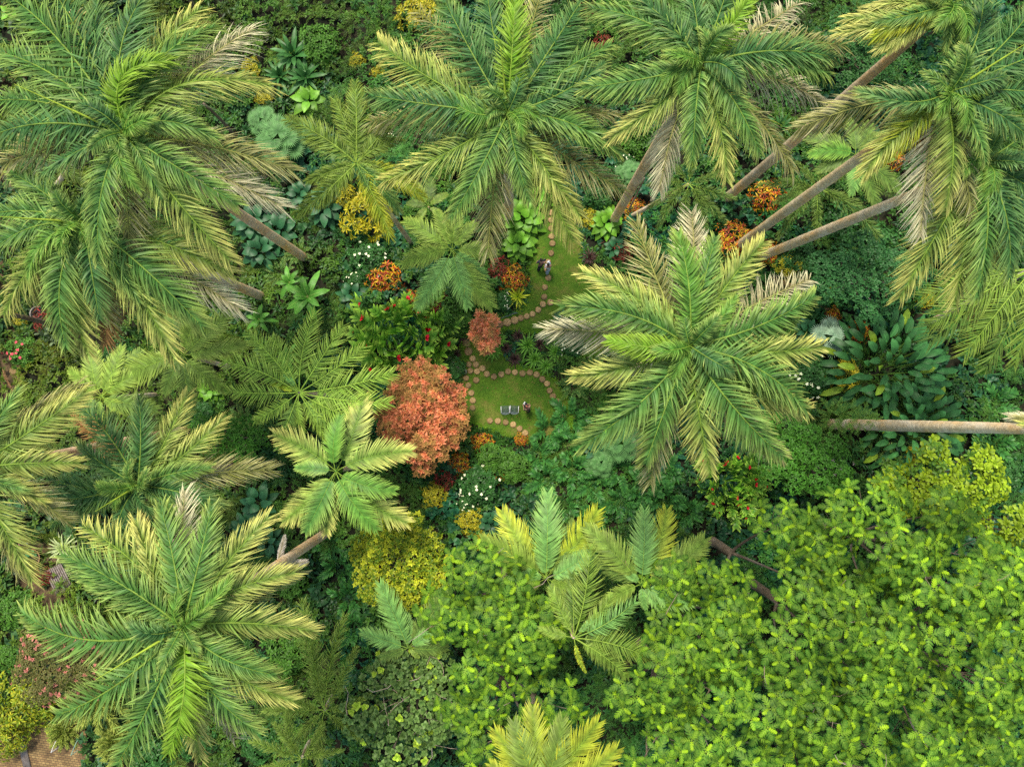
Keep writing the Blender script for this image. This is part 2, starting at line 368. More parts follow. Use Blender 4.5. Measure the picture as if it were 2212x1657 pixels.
    if fruit:
        vx, vy = tv(tile, *fruit); e2 = at(vx, vy, z - 2.2); g = G(); p0 = c - np.array((0, 0, 1.5))
        N = 160; dd = nrm(rng.normal(0, 1, (N, 3)) * np.array((1, 1, 0.7)) - np.array((0, 0, 0.5)))
        st = p0 + (e2 - p0) * rng.uniform(0.5, 1, N)[:, None]
        V, F, C = strips(st, dd, np.tile((0, 0, -0.3), (N, 1)), rng.uniform(0.4, 0.8, N), np.full(N, 0.05), nrm(np.cross(dd, rng.normal(0, 1, (N, 3)))), P_PALM, np.tile((0.42, 0.24, 0.10), (N, 1)), np.tile((0.55, 0.30, 0.14), (N, 1)))
        g.add(V, F, C); link('flower_cluster', g.mesh('flower_cluster', LEAF_S, b), parent=root)
    return root

# ------------------------------------------------------------------ noise, polygons
_ng = rng.random((8, 256, 256))
def noise2(x, y, s, k=0):
    x = np.asarray(x) / s + 100.3; y = np.asarray(y) / s + 77.7
    xi = np.floor(x).astype(int); yi = np.floor(y).astype(int); fx = x - xi; fy = y - yi
    fx = fx * fx * (3 - 2 * fx); fy = fy * fy * (3 - 2 * fy); g = _ng[k]
    a = g[xi % 256, yi % 256]; b = g[(xi + 1) % 256, yi % 256]; c = g[xi % 256, (yi + 1) % 256]; d = g[(xi + 1) % 256, (yi + 1) % 256]
    return (a * (1 - fx) + b * fx) * (1 - fy) + (c * (1 - fx) + d * fx) * fy
def inpoly(px, py, poly):
    r = np.zeros(len(px), bool); n = len(poly)
    for i in range(n):
        x1, y1 = poly[i][:2]; x2, y2 = poly[(i + 1) % n][:2]
        if y1 == y2: continue
        c = ((y1 > py) != (y2 > py)) & (px < (x2 - x1) * (py - y1) / (y2 - y1) + x1)
        r ^= c
    return r
def smooth_poly(pts, k=3):
    p = np.array(pts, float)
    for _ in range(k):
        q = np.roll(p, -1, 0); p = np.stack([p * 0.75 + q * 0.25, p * 0.25 + q * 0.75], 1).reshape(-1, 2)
    return p
def poly_world(pts, z=0.0, k=3):
    return np.array([at(x, y, z)[:2] for x, y in smooth_poly(pts, k)])
def sheet(name, poly, z, mat, cell=0.5):
    """flat grid-filled sheet bounded by a polygon (one ngon)"""
    me = bpy.data.meshes.new(name); me.from_pydata([(x, y, z) for x, y in poly], [], [tuple(range(len(poly)))])
    me.materials.append(mat); me.update(); return link(name, me)

# ------------------------------------------------------------------ the ground
SOIL = rock_mat("soil", [(0.008, 0.012, 0.006), (0.018, 0.02, 0.01), (0.035, 0.028, 0.016)], 0.5, 0.95, 0.5)
gx, gy = np.meshgrid(np.linspace(-130, 130, 131), np.linspace(-120, 130, 126)); gz = (noise2(gx, gy, 6, 1) - 0.5) * 0.0
V = np.stack([gx, gy, gz], 2).reshape(-1, 3); nx_ = 131; F = [(j * nx_ + i, j * nx_ + i + 1, (j + 1) * nx_ + i + 1, (j + 1) * nx_ + i) for j in range(125) for i in range(130)]
tag(link('ground', mesh_from('ground', V, np.array(F), None, SOIL)), kind='structure')

def grass_mat():
    m, n, o = nodes("grass")
    g = n.nodes.new("ShaderNodeTexCoord")
    a = n.nodes.new("ShaderNodeTexNoise"); a.inputs['Scale'].default_value = 0.55; a.inputs['Detail'].default_value = 6; a.inputs['Roughness'].default_value = 0.7
    b = n.nodes.new("ShaderNodeTexNoise"); b.inputs['Scale'].default_value = 6; b.inputs['Detail'].default_value = 8; b.inputs['Roughness'].default_value = 0.8
    for k in (a, b): n.links.new(g.outputs['Object'], k.inputs['Vector'])
    r = n.nodes.new("ShaderNodeValToRGB"); e = r.color_ramp.elements
    e[0].position = 0.30; e[0].color = (0.036, 0.110, 0.010, 1); e[1].position = 0.68; e[1].color = (0.200, 0.185, 0.045, 1); q = e.new(0.5); q.color = (0.092, 0.180, 0.016, 1)
    n.links.new(a.outputs['Fac'], r.inputs[0])
    mr = n.nodes.new("ShaderNodeMapRange"); mr.inputs[1].default_value = 0.3; mr.inputs[2].default_value = 0.7; mr.inputs[3].default_value = 0.62; mr.inputs[4].default_value = 1.4
    n.links.new(b.outputs['Fac'], mr.inputs[0])
    mx = n.nodes.new("ShaderNodeVectorMath"); mx.operation = 'SCALE'; n.links.new(r.outputs[0], mx.inputs[0]); n.links.new(mr.outputs[0], mx.inputs['Scale'])
    p = n.nodes.new("ShaderNodeBsdfPrincipled"); p.inputs['Roughness'].default_value = 0.9; p.inputs['Specular IOR Level'].default_value = 0.15
    bm = n.nodes.new("ShaderNodeBump"); bm.inputs['Strength'].default_value = 0.7; bm.inputs['Distance'].default_value = 0.06
    n.links.new(b.outputs['Fac'], bm.inputs['Height']); n.links.new(bm.outputs[0], p.inputs['Normal'])
    n.links.new(mx.outputs[0], p.inputs['Base Color']); n.links.new(p.outputs[0], o.inputs['Surface'])
    return m
GRASS = grass_mat()
UP_LAWN = poly_world([(1178, 400), (1215, 400), (1240, 470), (1258, 530), (1262, 580), (1290, 620), (1345, 650), (1360, 700), (1320, 760), (1262, 775), (1215, 745), (1180, 722), (1130, 718), (1085, 712), (1060, 712), (1062, 690), (1105, 682), (1140, 655), (1146, 620), (1140, 570), (1150, 520), (1172, 470)])
LOW_LAWN = poly_world([(950, 758), (975, 770), (1003, 742), (1022, 738), (1040, 752), (1075, 748), (1095, 770), (1115, 792), (1150, 796), (1192, 810), (1222, 845), (1238, 895), (1236, 930), (1165, 952), (1112, 948), (1060, 930), (1012, 912), (1000, 880), (990, 830), (972, 800)])
LEFTPATH = poly_world([(932, 640), (948, 645), (955, 700), (975, 750), (1000, 770), (1000, 800), (965, 790), (945, 755), (938, 700)])
ENDPATH = poly_world([(1218, 890), (1238, 890), (1246, 915), (1225, 935), (1214, 920)])
for nm, pl in (('lawn', UP_LAWN), ('lawn', LOW_LAWN)):
    tag(sheet(nm, pl, 0.012, GRASS), kind='structure')
MIDPATH = poly_world([(1005, 700), (1030, 690), (1060, 688), (1075, 698), (1060, 712), (1032, 716), (1012, 735), (1000, 790), (985, 790), (990, 740)])
DIRT = rock_mat("dirt", [(0.05, 0.036, 0.02), (0.11, 0.075, 0.04), (0.17, 0.12, 0.065)], 1.4, 0.95, 0.4)
for pl in (LEFTPATH, ENDPATH, MIDPATH): tag(sheet('path', pl, 0.006, DIRT), kind='structure')
SIDEPATH = poly_world([(-30, 90), (55, 85), (60, 200), (45, 330), (40, 480), (38, 650), (40, 780), (60, 860), (-30, 860)])
tag(sheet('path', SIDEPATH, 0.006, DIRT), kind='structure')
LOWPATH = poly_world([(40, 1140), (150, 1200), (140, 1330), (60, 1330), (30, 1200)])
tag(sheet('path', LOWPATH, 0.006, DIRT), kind='structure')
def brick_mat():
    m, n, o = nodes("brick_paving")
    g = n.nodes.new("ShaderNodeTexCoord"); mp = n.nodes.new("ShaderNodeMapping"); mp.inputs['Rotation'].default_value = (0, 0, math.radians(8)); n.links.new(g.outputs['Object'], mp.inputs[0])
    b = n.nodes.new("ShaderNodeTexBrick"); b.inputs['Scale'].default_value = 1.0; b.inputs['Brick Width'].default_value = 0.27; b.inputs['Row Height'].default_value = 0.16; b.inputs['Mortar Size'].default_value = 0.014
    b.inputs['Color1'].default_value = (0.34, 0.23, 0.09, 1); b.inputs['Color2'].default_value = (0.20, 0.12, 0.05, 1); b.inputs['Mortar'].default_value = (0.05, 0.04, 0.025, 1)
    n.links.new(mp.outputs[0], b.inputs['Vector'])
    no = n.nodes.new("ShaderNodeTexNoise"); no.inputs['Scale'].default_value = 1.1; no.inputs['Detail'].default_value = 6; n.links.new(mp.outputs[0], no.inputs['Vector'])
    mr = n.nodes.new("ShaderNodeMapRange"); mr.inputs[1].default_value = 0.3; mr.inputs[2].default_value = 0.7; mr.inputs[3].default_value = 0.55; mr.inputs[4].default_value = 1.3; n.links.new(no.outputs['Fac'], mr.inputs[0])
    mx = n.nodes.new("ShaderNodeVectorMath"); mx.operation = 'SCALE'; n.links.new(b.outputs[0], mx.inputs[0]); n.links.new(mr.outputs[0], mx.inputs['Scale'])
    p = n.nodes.new("ShaderNodeBsdfPrincipled"); p.inputs['Roughness'].default_value = 0.9; n.links.new(mx.outputs[0], p.inputs['Base Color']); n.links.new(p.outputs[0], o.inputs['Surface'])
    return m
PATIO = poly_world([(-60, 1545), (40, 1552), (75, 1530), (135, 1500), (190, 1560), (185, 1700), (-60, 1720)], k=1)
tag(sheet('brick_pavement', PATIO, 0.02, brick_mat()), kind='structure')
EXCL = [UP_LAWN, LOW_LAWN, LEFTPATH, ENDPATH, MIDPATH, PATIO]

# ------------------------------------------------------------------ leaf-cluster shapes
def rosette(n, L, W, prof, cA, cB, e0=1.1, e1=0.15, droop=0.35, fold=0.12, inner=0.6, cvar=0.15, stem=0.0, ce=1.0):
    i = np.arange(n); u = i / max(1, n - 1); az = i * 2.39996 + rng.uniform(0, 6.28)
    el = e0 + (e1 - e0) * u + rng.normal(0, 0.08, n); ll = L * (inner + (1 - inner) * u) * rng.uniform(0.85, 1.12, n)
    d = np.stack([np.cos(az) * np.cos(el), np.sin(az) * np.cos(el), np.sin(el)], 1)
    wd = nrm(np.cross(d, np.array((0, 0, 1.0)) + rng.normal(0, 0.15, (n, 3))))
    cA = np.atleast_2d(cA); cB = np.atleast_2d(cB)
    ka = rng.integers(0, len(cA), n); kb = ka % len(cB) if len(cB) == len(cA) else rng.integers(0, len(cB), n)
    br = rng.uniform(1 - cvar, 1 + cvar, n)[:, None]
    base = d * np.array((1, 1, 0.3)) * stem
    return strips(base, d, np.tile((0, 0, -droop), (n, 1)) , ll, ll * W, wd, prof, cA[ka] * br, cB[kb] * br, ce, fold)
def breadfruit_leaf(L, cA, cV, el, az):
    g = G(); N = 5; s = np.array([0.10, 0.29, 0.48, 0.66, 0.83]); ln = np.array([0.28, 0.38, 0.40, 0.34, 0.22])
    for sd in (-1, 1):
        ang = np.array([1.15, 1.0, 0.87, 0.72, 0.55])
        d = np.stack([sd * np.sin(ang), np.cos(ang), np.full(N, 0.28)], 1); d = nrm(d)
        base = np.stack([np.zeros(N), s, np.zeros(N)], 1)
        V, F, C = strips(base, d, np.tile((0, 0.12, -0.22), (N, 1)), ln, np.full(N, 0.135), nrm(np.stack([sd * -np.cos(ang), np.sin(ang), 0 * ang], 1)), np.array([0.8, 1.0, 0.9, 0.15]), np.tile(cV * 0.55 + cA * 0.45, (N, 1)), np.tile(cA * 1.1, (N, 1)), 0.8)
        g.add(V, F, C)
    one = np.ones(1)
    V, F, C = strips(np.zeros((1, 3)), np.array([[0, 1.0, 0]]), np.zeros((1, 3)), one, one * 0.13, np.array([[1.0, 0, 0]]), np.array([0.3, 1.0, 1.0, 0.9, 0.1]), cA[None], cA[None]); g.add(V, F, C)
    V, F, C = strips(np.array([[0, -0.1, 0.008]]), np.array([[0, 1.0, 0]]), np.zeros((1, 3)), one, one * 0.028, np.array([[1.0, 0, 0]]), np.array([1.0, .8, .6, 0.2]), cV[None], cV[None]); g.add(V, F, C)
    V, F, C = g.arr(); V = V * L; r = V[:, 1] / L
    V[:, 2] += -0.38 * L * r ** 2
    ce, se = math.cos(el), math.sin(el)
    y = V[:, 1] * ce - V[:, 2] * se; z = V[:, 1] * se + V[:, 2] * ce; y += 0.07
    ca, sa = math.cos(az), math.sin(az)
    return np.stack([V[:, 0] * ca - y * sa, V[:, 0] * sa + y * ca, z], 1), F, C
def breadfruit_rosette():
    g = G(); n = 7
    for i in range(n):
        u = i / (n - 1); br = random.uniform(0.75, 1.2)
        if i == 0: cA = np.array((0.20, 0.32, 0.010)); cV = np.array((0.34, 0.40, 0.04))
        elif i < 3: cA = np.array((0.100, 0.190, 0.012)) * br; cV = np.array((0.24, 0.32, 0.05))
        else: cA = np.array((0.034, 0.096, 0.015)) * br; cV = np.array((0.18, 0.26, 0.04))
        V, F, C = breadfruit_leaf((0.50 + 0.40 * u) * random.uniform(0.88, 1.1), cA, cV, 0.60 - 0.50 * u + random.uniform(-.1, .1), i * 2.39996 + random.uniform(-0.2, 0.2))
        g.add(V, F, C)
    return g.arr()
BFR = [breadfruit_rosette() for _ in range(9)]
A = np.array
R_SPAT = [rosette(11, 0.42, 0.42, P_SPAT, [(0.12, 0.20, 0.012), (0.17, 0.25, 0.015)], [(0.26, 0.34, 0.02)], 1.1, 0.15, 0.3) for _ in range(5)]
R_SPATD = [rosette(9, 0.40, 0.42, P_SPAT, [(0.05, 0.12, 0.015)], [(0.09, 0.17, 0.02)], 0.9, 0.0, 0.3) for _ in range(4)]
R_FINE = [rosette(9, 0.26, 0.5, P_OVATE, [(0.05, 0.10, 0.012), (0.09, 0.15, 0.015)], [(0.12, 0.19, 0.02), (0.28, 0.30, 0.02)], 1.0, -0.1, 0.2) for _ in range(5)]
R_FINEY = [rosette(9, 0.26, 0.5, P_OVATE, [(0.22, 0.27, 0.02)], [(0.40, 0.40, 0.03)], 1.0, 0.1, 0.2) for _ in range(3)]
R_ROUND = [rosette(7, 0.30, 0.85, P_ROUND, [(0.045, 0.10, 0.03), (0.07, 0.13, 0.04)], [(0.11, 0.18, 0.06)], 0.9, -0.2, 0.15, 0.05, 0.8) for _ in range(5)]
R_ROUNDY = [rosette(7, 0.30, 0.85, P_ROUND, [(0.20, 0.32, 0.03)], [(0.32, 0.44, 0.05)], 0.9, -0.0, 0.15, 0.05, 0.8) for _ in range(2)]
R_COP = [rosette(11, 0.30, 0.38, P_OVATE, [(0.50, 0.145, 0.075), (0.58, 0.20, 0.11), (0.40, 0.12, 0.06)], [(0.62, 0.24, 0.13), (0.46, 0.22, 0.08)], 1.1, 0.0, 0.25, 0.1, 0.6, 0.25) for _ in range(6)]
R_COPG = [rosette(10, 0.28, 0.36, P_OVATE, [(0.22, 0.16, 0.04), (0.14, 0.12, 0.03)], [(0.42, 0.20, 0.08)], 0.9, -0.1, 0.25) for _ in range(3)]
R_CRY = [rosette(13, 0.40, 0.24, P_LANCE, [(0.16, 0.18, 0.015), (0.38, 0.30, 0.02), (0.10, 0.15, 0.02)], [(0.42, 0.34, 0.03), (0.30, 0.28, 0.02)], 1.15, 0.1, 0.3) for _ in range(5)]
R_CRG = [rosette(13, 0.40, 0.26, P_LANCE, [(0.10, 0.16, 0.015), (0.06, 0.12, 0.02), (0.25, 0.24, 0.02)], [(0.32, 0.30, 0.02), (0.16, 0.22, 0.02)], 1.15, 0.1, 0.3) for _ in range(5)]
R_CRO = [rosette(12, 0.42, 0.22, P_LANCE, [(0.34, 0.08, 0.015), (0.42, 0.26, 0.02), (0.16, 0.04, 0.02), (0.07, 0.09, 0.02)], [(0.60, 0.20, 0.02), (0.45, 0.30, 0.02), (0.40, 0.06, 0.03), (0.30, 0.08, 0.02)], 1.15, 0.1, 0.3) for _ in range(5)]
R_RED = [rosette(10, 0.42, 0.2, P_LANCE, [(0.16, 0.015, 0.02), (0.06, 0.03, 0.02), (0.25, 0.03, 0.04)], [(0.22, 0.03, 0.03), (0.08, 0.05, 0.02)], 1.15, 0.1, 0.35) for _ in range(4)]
def greens(k):
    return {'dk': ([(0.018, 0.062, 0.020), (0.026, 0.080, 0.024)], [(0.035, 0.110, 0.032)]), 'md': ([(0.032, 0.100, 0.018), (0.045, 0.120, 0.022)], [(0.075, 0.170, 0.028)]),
            'bl': ([(0.014, 0.060, 0.032), (0.020, 0.080, 0.042)], [(0.035, 0.115, 0.060)]), 'yl': ([(0.09, 0.14, 0.015), (0.07, 0.13, 0.015)], [(0.20, 0.23, 0.02), (0.12, 0.2, 0.02)]),
            'br': ([(0.070, 0.060, 0.025), (0.045, 0.070, 0.022)], [(0.12, 0.10, 0.04)]), 'lt': ([(0.07, 0.19, 0.02)], [(0.13, 0.28, 0.03)])}[k]
def leafset(k, n, L, W, prof, m=4, **kw):
    a, b = greens(k); return [rosette(n, L, W, prof, a, b, **kw) for _ in range(m)]

# ------------------------------------------------------------------ the garden plants: kind, pixel, radius, label
PL = """cry 790 462 52 big yellow croton below the small olive palm at the upper left of centre
cry 745 425 26 smaller yellow croton directly above the big yellow one
cry 1012 1125 28 speckled yellow croton above the leftmost breadfruit tree
cry 1045 1168 22 speckled yellow croton touching the left tip of the group of olive palms
cry 903 22 46 pale yellow croton at the top edge, left of the central palm crown
cry 1710 578 34 dull yellow croton right of the big central palm
cry 1825 810 34 yellow green croton beside the right white flowering shrub
cry 540 145 22 yellow croton touching the white dead frond at the upper left
cry 568 208 18 small yellow croton between the upper left palm and the anthurium
cry 820 155 18 little yellow croton on the bluish ground cover, upper left of the central palm
cry 770 130 18 little green yellow croton over the bluish ground cover near the top
cry 1275 470 20 yellow flecked croton at the upper right rim of the lawn
cry 2000 640 24 dim yellow croton under the hanging olive fronds on the right
cry 1985 985 24 pale yellow croton at the left of the yellow green round tree
crg 30 1530 62 tall golden croton at the left edge above the brick paving
crg 12 1600 40 yellow green croton at the left edge, lowest one above the bricks
cry 40 690 16 small yellow croton in the dark bed at the left edge
cry 935 1070 26 pale spiky croton left of the white flowers below the coral tree
cro 828 597 38 orange and yellow croton left of the olive palm, above the ginger bed
cro 885 650 22 orange croton between the ginger bed and the olive palm
cro 915 672 20 yellow and red croton just right of the orange one at the ginger bed
cro 1110 600 28 pink and orange croton at the left rim of the upper lawn
cro 1590 512 40 bright orange red croton at the foot of the leaning brown trunk
cro 1370 445 26 orange croton right of the base of the top centre right trunk
cro 1660 545 26 dull orange croton between the two lowest leaning trunks
cro 1655 425 40 dark reddish croton between the leaning trunks on the upper right
cro 1040 958 24 yellow and orange croton at the bottom rim of the lower lawn
cro 990 1000 24 brightest orange croton just right of the large coral tree
cro 1012 1025 16 small orange croton below the brightest orange one
cro 1075 1028 16 small spiky orange croton right of the coral tree
cro 1125 950 14 rust coloured croton where the stepping stones end
cro 1855 715 26 orange yellow croton near the silver fan palm
cro 1800 682 20 small yellow orange croton above the silver fan palm
cro 1660 915 20 rusty croton under the lower right fronds of the big central palm
cro 1490 815 20 reddish croton under the left fronds of the big central palm
cro 1935 345 26 dull orange plant under the yellow tipped frond on the right
cro 1990 45 20 orange brown croton at the top right
red 945 650 30 dark red cordyline right of the olive palm trunk
red 1075 578 24 dark red cordyline above the pink and orange croton
red 1345 545 24 dark red cordyline on the right rim of the upper lawn
red 960 1040 22 crimson cordyline below the coral tree
red 1840 95 34 dark red shrub in the shade at the top right
red 90 690 26 dark red plant in the bed at the left edge
red 95 1245 20 crimson plant near the round pot at the left edge
red 1300 90 22 reddish plant in the gap at the top centre
red 1265 25 20 dark red plant at the top edge right of the central crown
gin 868 738 88 large glossy red ginger bed with many small red flower heads
ban 662 640 60 banana plant with pale green leaves above the coconut palm
ban 625 610 40 smaller banana plant just left of the larger one
ban 560 690 38 banana plant with one torn brown edged leaf
ban 620 770 34 banana plant beside the left fronds of the coconut palm
ban 1800 640 30 low banana like plant in the dark bed on the right
ban 140 740 22 small broad leaved banana plant in the bed at the left edge
pad 1935 800 118 huge clump of dark paddle shaped leaves on the right
pad 1985 925 100 lower clump of paddle leaves beyond the horizontal grey trunk
wht 795 560 42 white flowering shrub left of the olive palm
wht 770 605 26 small white flowering shrub above the ginger bed
wht 1035 1050 44 white flowering shrub below the lower lawn
wht 1010 1090 22 smaller white flowering shrub at the bottom of the group under the lower lawn
wht 1755 815 46 white flowering shrub right of the big central palm
wht 1350 348 24 white flowering shrub beside the top of the centre right trunk
wht 860 290 22 white flowering shrub under the left fronds of the central top palm
wht 1085 650 22 pale flowering shrub at the left rim of the upper lawn
wht 1235 745 26 white and green leaved shrub at the lower tip of the upper lawn
wht 160 850 14 white flowering plant in the bed at the left edge
lil 1795 1010 44 lilac flowering shrub above the breadfruit trees
pnk 45 760 34 pink and white flowering bush in the bed at the left edge
phi 1130 470 44 philodendron with large pale green leaves left of the stepping stones
phi 1160 430 30 upper small philodendron beside the stepping stones
phi 1120 525 36 lower philodendron on the left rim of the upper lawn
phi 1310 480 34 philodendron with bright leaves at the foot of the centre right trunk
phi 455 840 30 split leaved philodendron left of the coconut palm
phi 1330 945 34 philodendron under the left lower fronds of the big central palm
ant 665 215 44 rosette of broad bright green leaves under the strap leaved plants
ant 20 30 30 broad green rosette in the top left corner
str 628 110 62 large dark green strap leaved rosette near the top
str 655 160 54 dark green strap leaved rosette directly above the bright anthurium
str 600 160 44 dark strap leaved rosette left of the others near the top
str 1700 205 40 broad leaved dark plant between the two upper right crowns
str 1690 270 40 broad leaved green plant beside the upper leaning trunk
str 1660 300 34 green broad leaved plant at the left of the upper leaning trunk
tar 540 480 44 dark taro under the yellow tipped palm frond at the left
tar 600 500 44 dark taro right of the thick brown trunk base
tar 700 445 40 dark blue green taro left of the big yellow croton
tar 560 540 40 dark taro between the two leaning trunks at the left
tar 650 420 36 blue green taro below the small olive palm
tar 760 640 34 dark taro left of the ginger bed
tar 1330 535 28 dark taro on the right rim of the upper lawn
tar 560 1090 44 blue green taro left of the yellow tipped palm
tar 530 1140 34 blue green taro above the broken pale trunk
tar 580 1170 34 taro just above the broken trunk end
tar 1060 1130 30 blue green taro between the white flowers and the olive palms
tar 985 1005 24 dark broad leaves at the right foot of the coral tree
tar 1650 870 30 dark taro right of the lowest central palm fronds
tar 1215 690 22 blue green taro at the tip of the grey dead frond on the lawn
tar 1745 715 30 grey green taro left of the silver fan palm
tar 1290 970 34 grey green taro under the left lower fronds of the big central palm
fan 598 292 58 pale fan palm left of the small olive palm
fan 560 255 36 smaller fan palm above the pale one
fan 650 285 34 fan palm touching the left fronds of the small olive palm
fan 1345 955 52 fan palm with round blue green leaves below the big central palm
fan 1300 1000 36 smaller fan palm left of the one below the big central palm
fan 1365 370 36 fan palm beside the upper right trunk near the white flowers
fas 1792 728 40 silvery blue fan palm on the right
dra 1140 745 34 green dracaena in the island bed between the two lawns
dra 1180 790 28 green dracaena at the lower rim of the island bed
dra 1155 775 30 leafy dracaena just above the curved stepping stones
dra 1080 735 22 striped dracaena in the island bed left side
dra 1065 760 26 dracaena below the small coral copperleaf
dra 1200 760 28 dracaena at the right end of the island bed
dra 250 1200 30 thin strap leaved plant under the lower left palm
dra 1540 560 24 thin leaved plant near the orange red croton
dry 1118 640 34 bright yellow green dracaena on the left rim of the upper lawn
dry 1785 620 26 yellow green dracaena in the dark bed right of the big palm
drp 1112 775 22 almost black bromeliad in the middle of the island bed
drp 1092 752 20 purple bromeliad left of the black one
drp 1120 725 20 small purple bromeliad at the top of the island bed
drp 1165 745 20 purple bromeliad between the green dracaenas
drp 985 765 18 brownish bromeliad beside the left stepping stones
drp 1275 555 26 dark bromeliad at the right rim of the upper lawn
drp 1310 520 24 dark purple bromeliad right of the upper lawn under the philodendron
drv 128 1185 44 pale striped pandanus near the lower left
drv 148 1235 24 smaller striped pandanus above the slatted bench
zig 1190 930 46 dark pinnate palm shrub touching the right end of the lower stepping stones
zig 1235 905 44 blue green pinnate palm shrub directly right of the lower lawn
zig 1225 965 44 pinnate palm shrub in the second row below the lower lawn
zig 1280 935 40 pinnate palm shrub behind the left lower fronds of the big central palm
zig 1165 985 40 pinnate palm shrub at the left end of the dark bed
zig 1185 1040 44 pinnate palm shrub in the left middle of the dark bed
zig 1240 1020 46 pinnate palm shrub in the centre of the dark bed
zig 1290 1050 44 pinnate palm shrub right of the centre of the dark bed
zig 1345 1020 46 pinnate palm shrub just below the fan palm
zig 1395 1060 46 pinnate palm shrub below the lowest yellow frond tip
zig 1440 1020 44 pinnate palm shrub between the two lowest fronds of the central palm
zig 1440 1085 44 pinnate palm shrub at the lower right of the dark bed
zig 1345 1090 42 pinnate palm shrub above the group of olive palms
zig 1290 1110 38 pinnate palm shrub touching the top frond of the olive palm
zig 1490 1110 38 bluish pinnate palm shrub at the right end of the dark bed
zig 1220 1095 36 pinnate palm shrub at the lower left of the dark bed
zig 725 1235 44 pinnate palm shrub right of the broken trunk
zig 745 1300 44 pinnate palm shrub left of the golden tree
zig 760 1365 38 pinnate palm shrub left of the small grey green palm
zig 700 1180 36 pinnate palm shrub under the broken trunk end
zig 2175 870 46 grey green pinnate palm shrub at the right edge above the horizontal trunk
zig 2170 965 46 grey green pinnate palm shrub at the right edge below the horizontal trunk
gin 1590 1050 62 green ginger like bed with upright leaf shoots left of the breadfruits
fer 1240 830 40 dark feathery fern left of the big central palm crown
fer 1285 800 40 fern under the left yellow frond of the big central palm
fer 420 690 34 fern under the long yellow frond at the left
fer 540 1000 44 bright green fern between the coconut palm and the yellow tipped palm
fer 470 980 40 green fern left of the coconut palm
fer 520 905 40 fern below the coconut palm left fronds
fer 640 545 40 bright green fern just below the thick trunk base
fer 600 590 40 fern between the banana plant and the trunk base
fer 1000 960 30 fern below the left end of the lowest stepping stones
fer 970 935 26 small fern against the right side of the coral tree
fer 1620 930 34 fern under the right lower fronds of the big central palm
fer 1900 970 44 rounded green cycad like fern left of the yellow green tree
fer 1760 940 44 long green fern at the left end of the horizontal trunk
fer 1800 900 40 fern spilling over the left end of the horizontal trunk
fer 700 700 26 fern below the banana leaves
fer 410 1440 30 fern under the lower left palm crown
fed 820 50 62 dark fine feathery plant near the top, left of the central crown
fed 1275 862 42 dark feathery plant at the right rim of the lower lawn
fed 1320 700 34 dark feathery plant between the lawn and the big central palm
fed 1150 1095 34 feathery plant above the olive palms
fed 300 740 34 dim feathery plant beside the broad olive palm
bsh 980 690 44 dense green shrub left of the stones, under the olive palm
bsh 960 740 30 low green shrub beside the soil path
bsh 1040 640 34 green shrub under the right frond of the olive palm
bsh 905 455 34 round green shrub right of the big yellow croton
bsh 690 90 42 round green shrub right of the strap leaved rosettes
bsh 1390 300 44 green shrub under the dry frond, upper right of centre
bsh 1060 990 34 green shrub below the stones in front of the white flowers
bsh 1105 1010 34 glossy green shrub left of the dark palm shrub bed
bsh 620 1250 44 low green shrub below the broken trunk
bsh 700 1130 34 green shrub under the lower tips of the yellow tipped palm
bsh 1960 620 44 green shrub under the hanging fronds on the right
bsh 1560 350 34 green leaf clump beside the grey leaning trunk
bsh 160 1360 30 green shrub under the long left frond of the lower left palm
bsh 30 1320 44 green shrub at the left edge above the dusky bush
bsh 20 1420 36 yellow green shrub left of the dusky pink bush
bsh 95 1530 24 round green shrub beside the brick paving
bsh 620 1420 44 golden green shrub right of the lower left palm
bsh 590 1100 26 small shrub at the left tip of the yellow tipped palm
bsd 965 660 28 dark shrub between the red cordyline and the path
bsd 975 800 28 dark shrub at the top right of the coral tree
bsd 1730 560 44 dark shrub right of the fallen brown fronds
bsd 1300 400 44 dark shrub between the central top palm and the centre right trunk
bsd 1830 480 50 dark shrub below the lowest leaning trunk
bsd 1900 530 50 dark shrub right of the lowest leaning trunk
bsd 1750 640 40 dark bluish shrub above the silver fan palm
bsd 2180 1035 40 very dark shrub right of the yellow green tree
bsd 320 1640 44 dark shrub with blue green leaves at the bottom left
bsd 420 1600 40 dark shrub below the lower left palm crown
bsd 560 1610 40 dark shrub at the bottom edge right of the lower left palm
bsd 1520 470 34 dark shrub under the dim palm beside the big palm
bsd 440 210 30 dark shrub in the gap right of the upper left crown
bsd 1430 560 30 dark shrub under the top left frond of the big central palm
bsd 250 760 34 dark shrub in the gap above the left olive palms
bsd 430 900 34 dark shrub between the olive palm and the coconut palm
cac 112 715 40 pale grey green prickly pear at the left edge
ced 195 1500 78 olive bushy conifer with fuzzy arms at the lower left
ced 130 1585 36 small fuzzy conifer arm over the lower pot
ced 245 1610 50 second fuzzy conifer at the bottom left"""
PLP = [l.split(' ', 4) for l in PL.split('\n')]

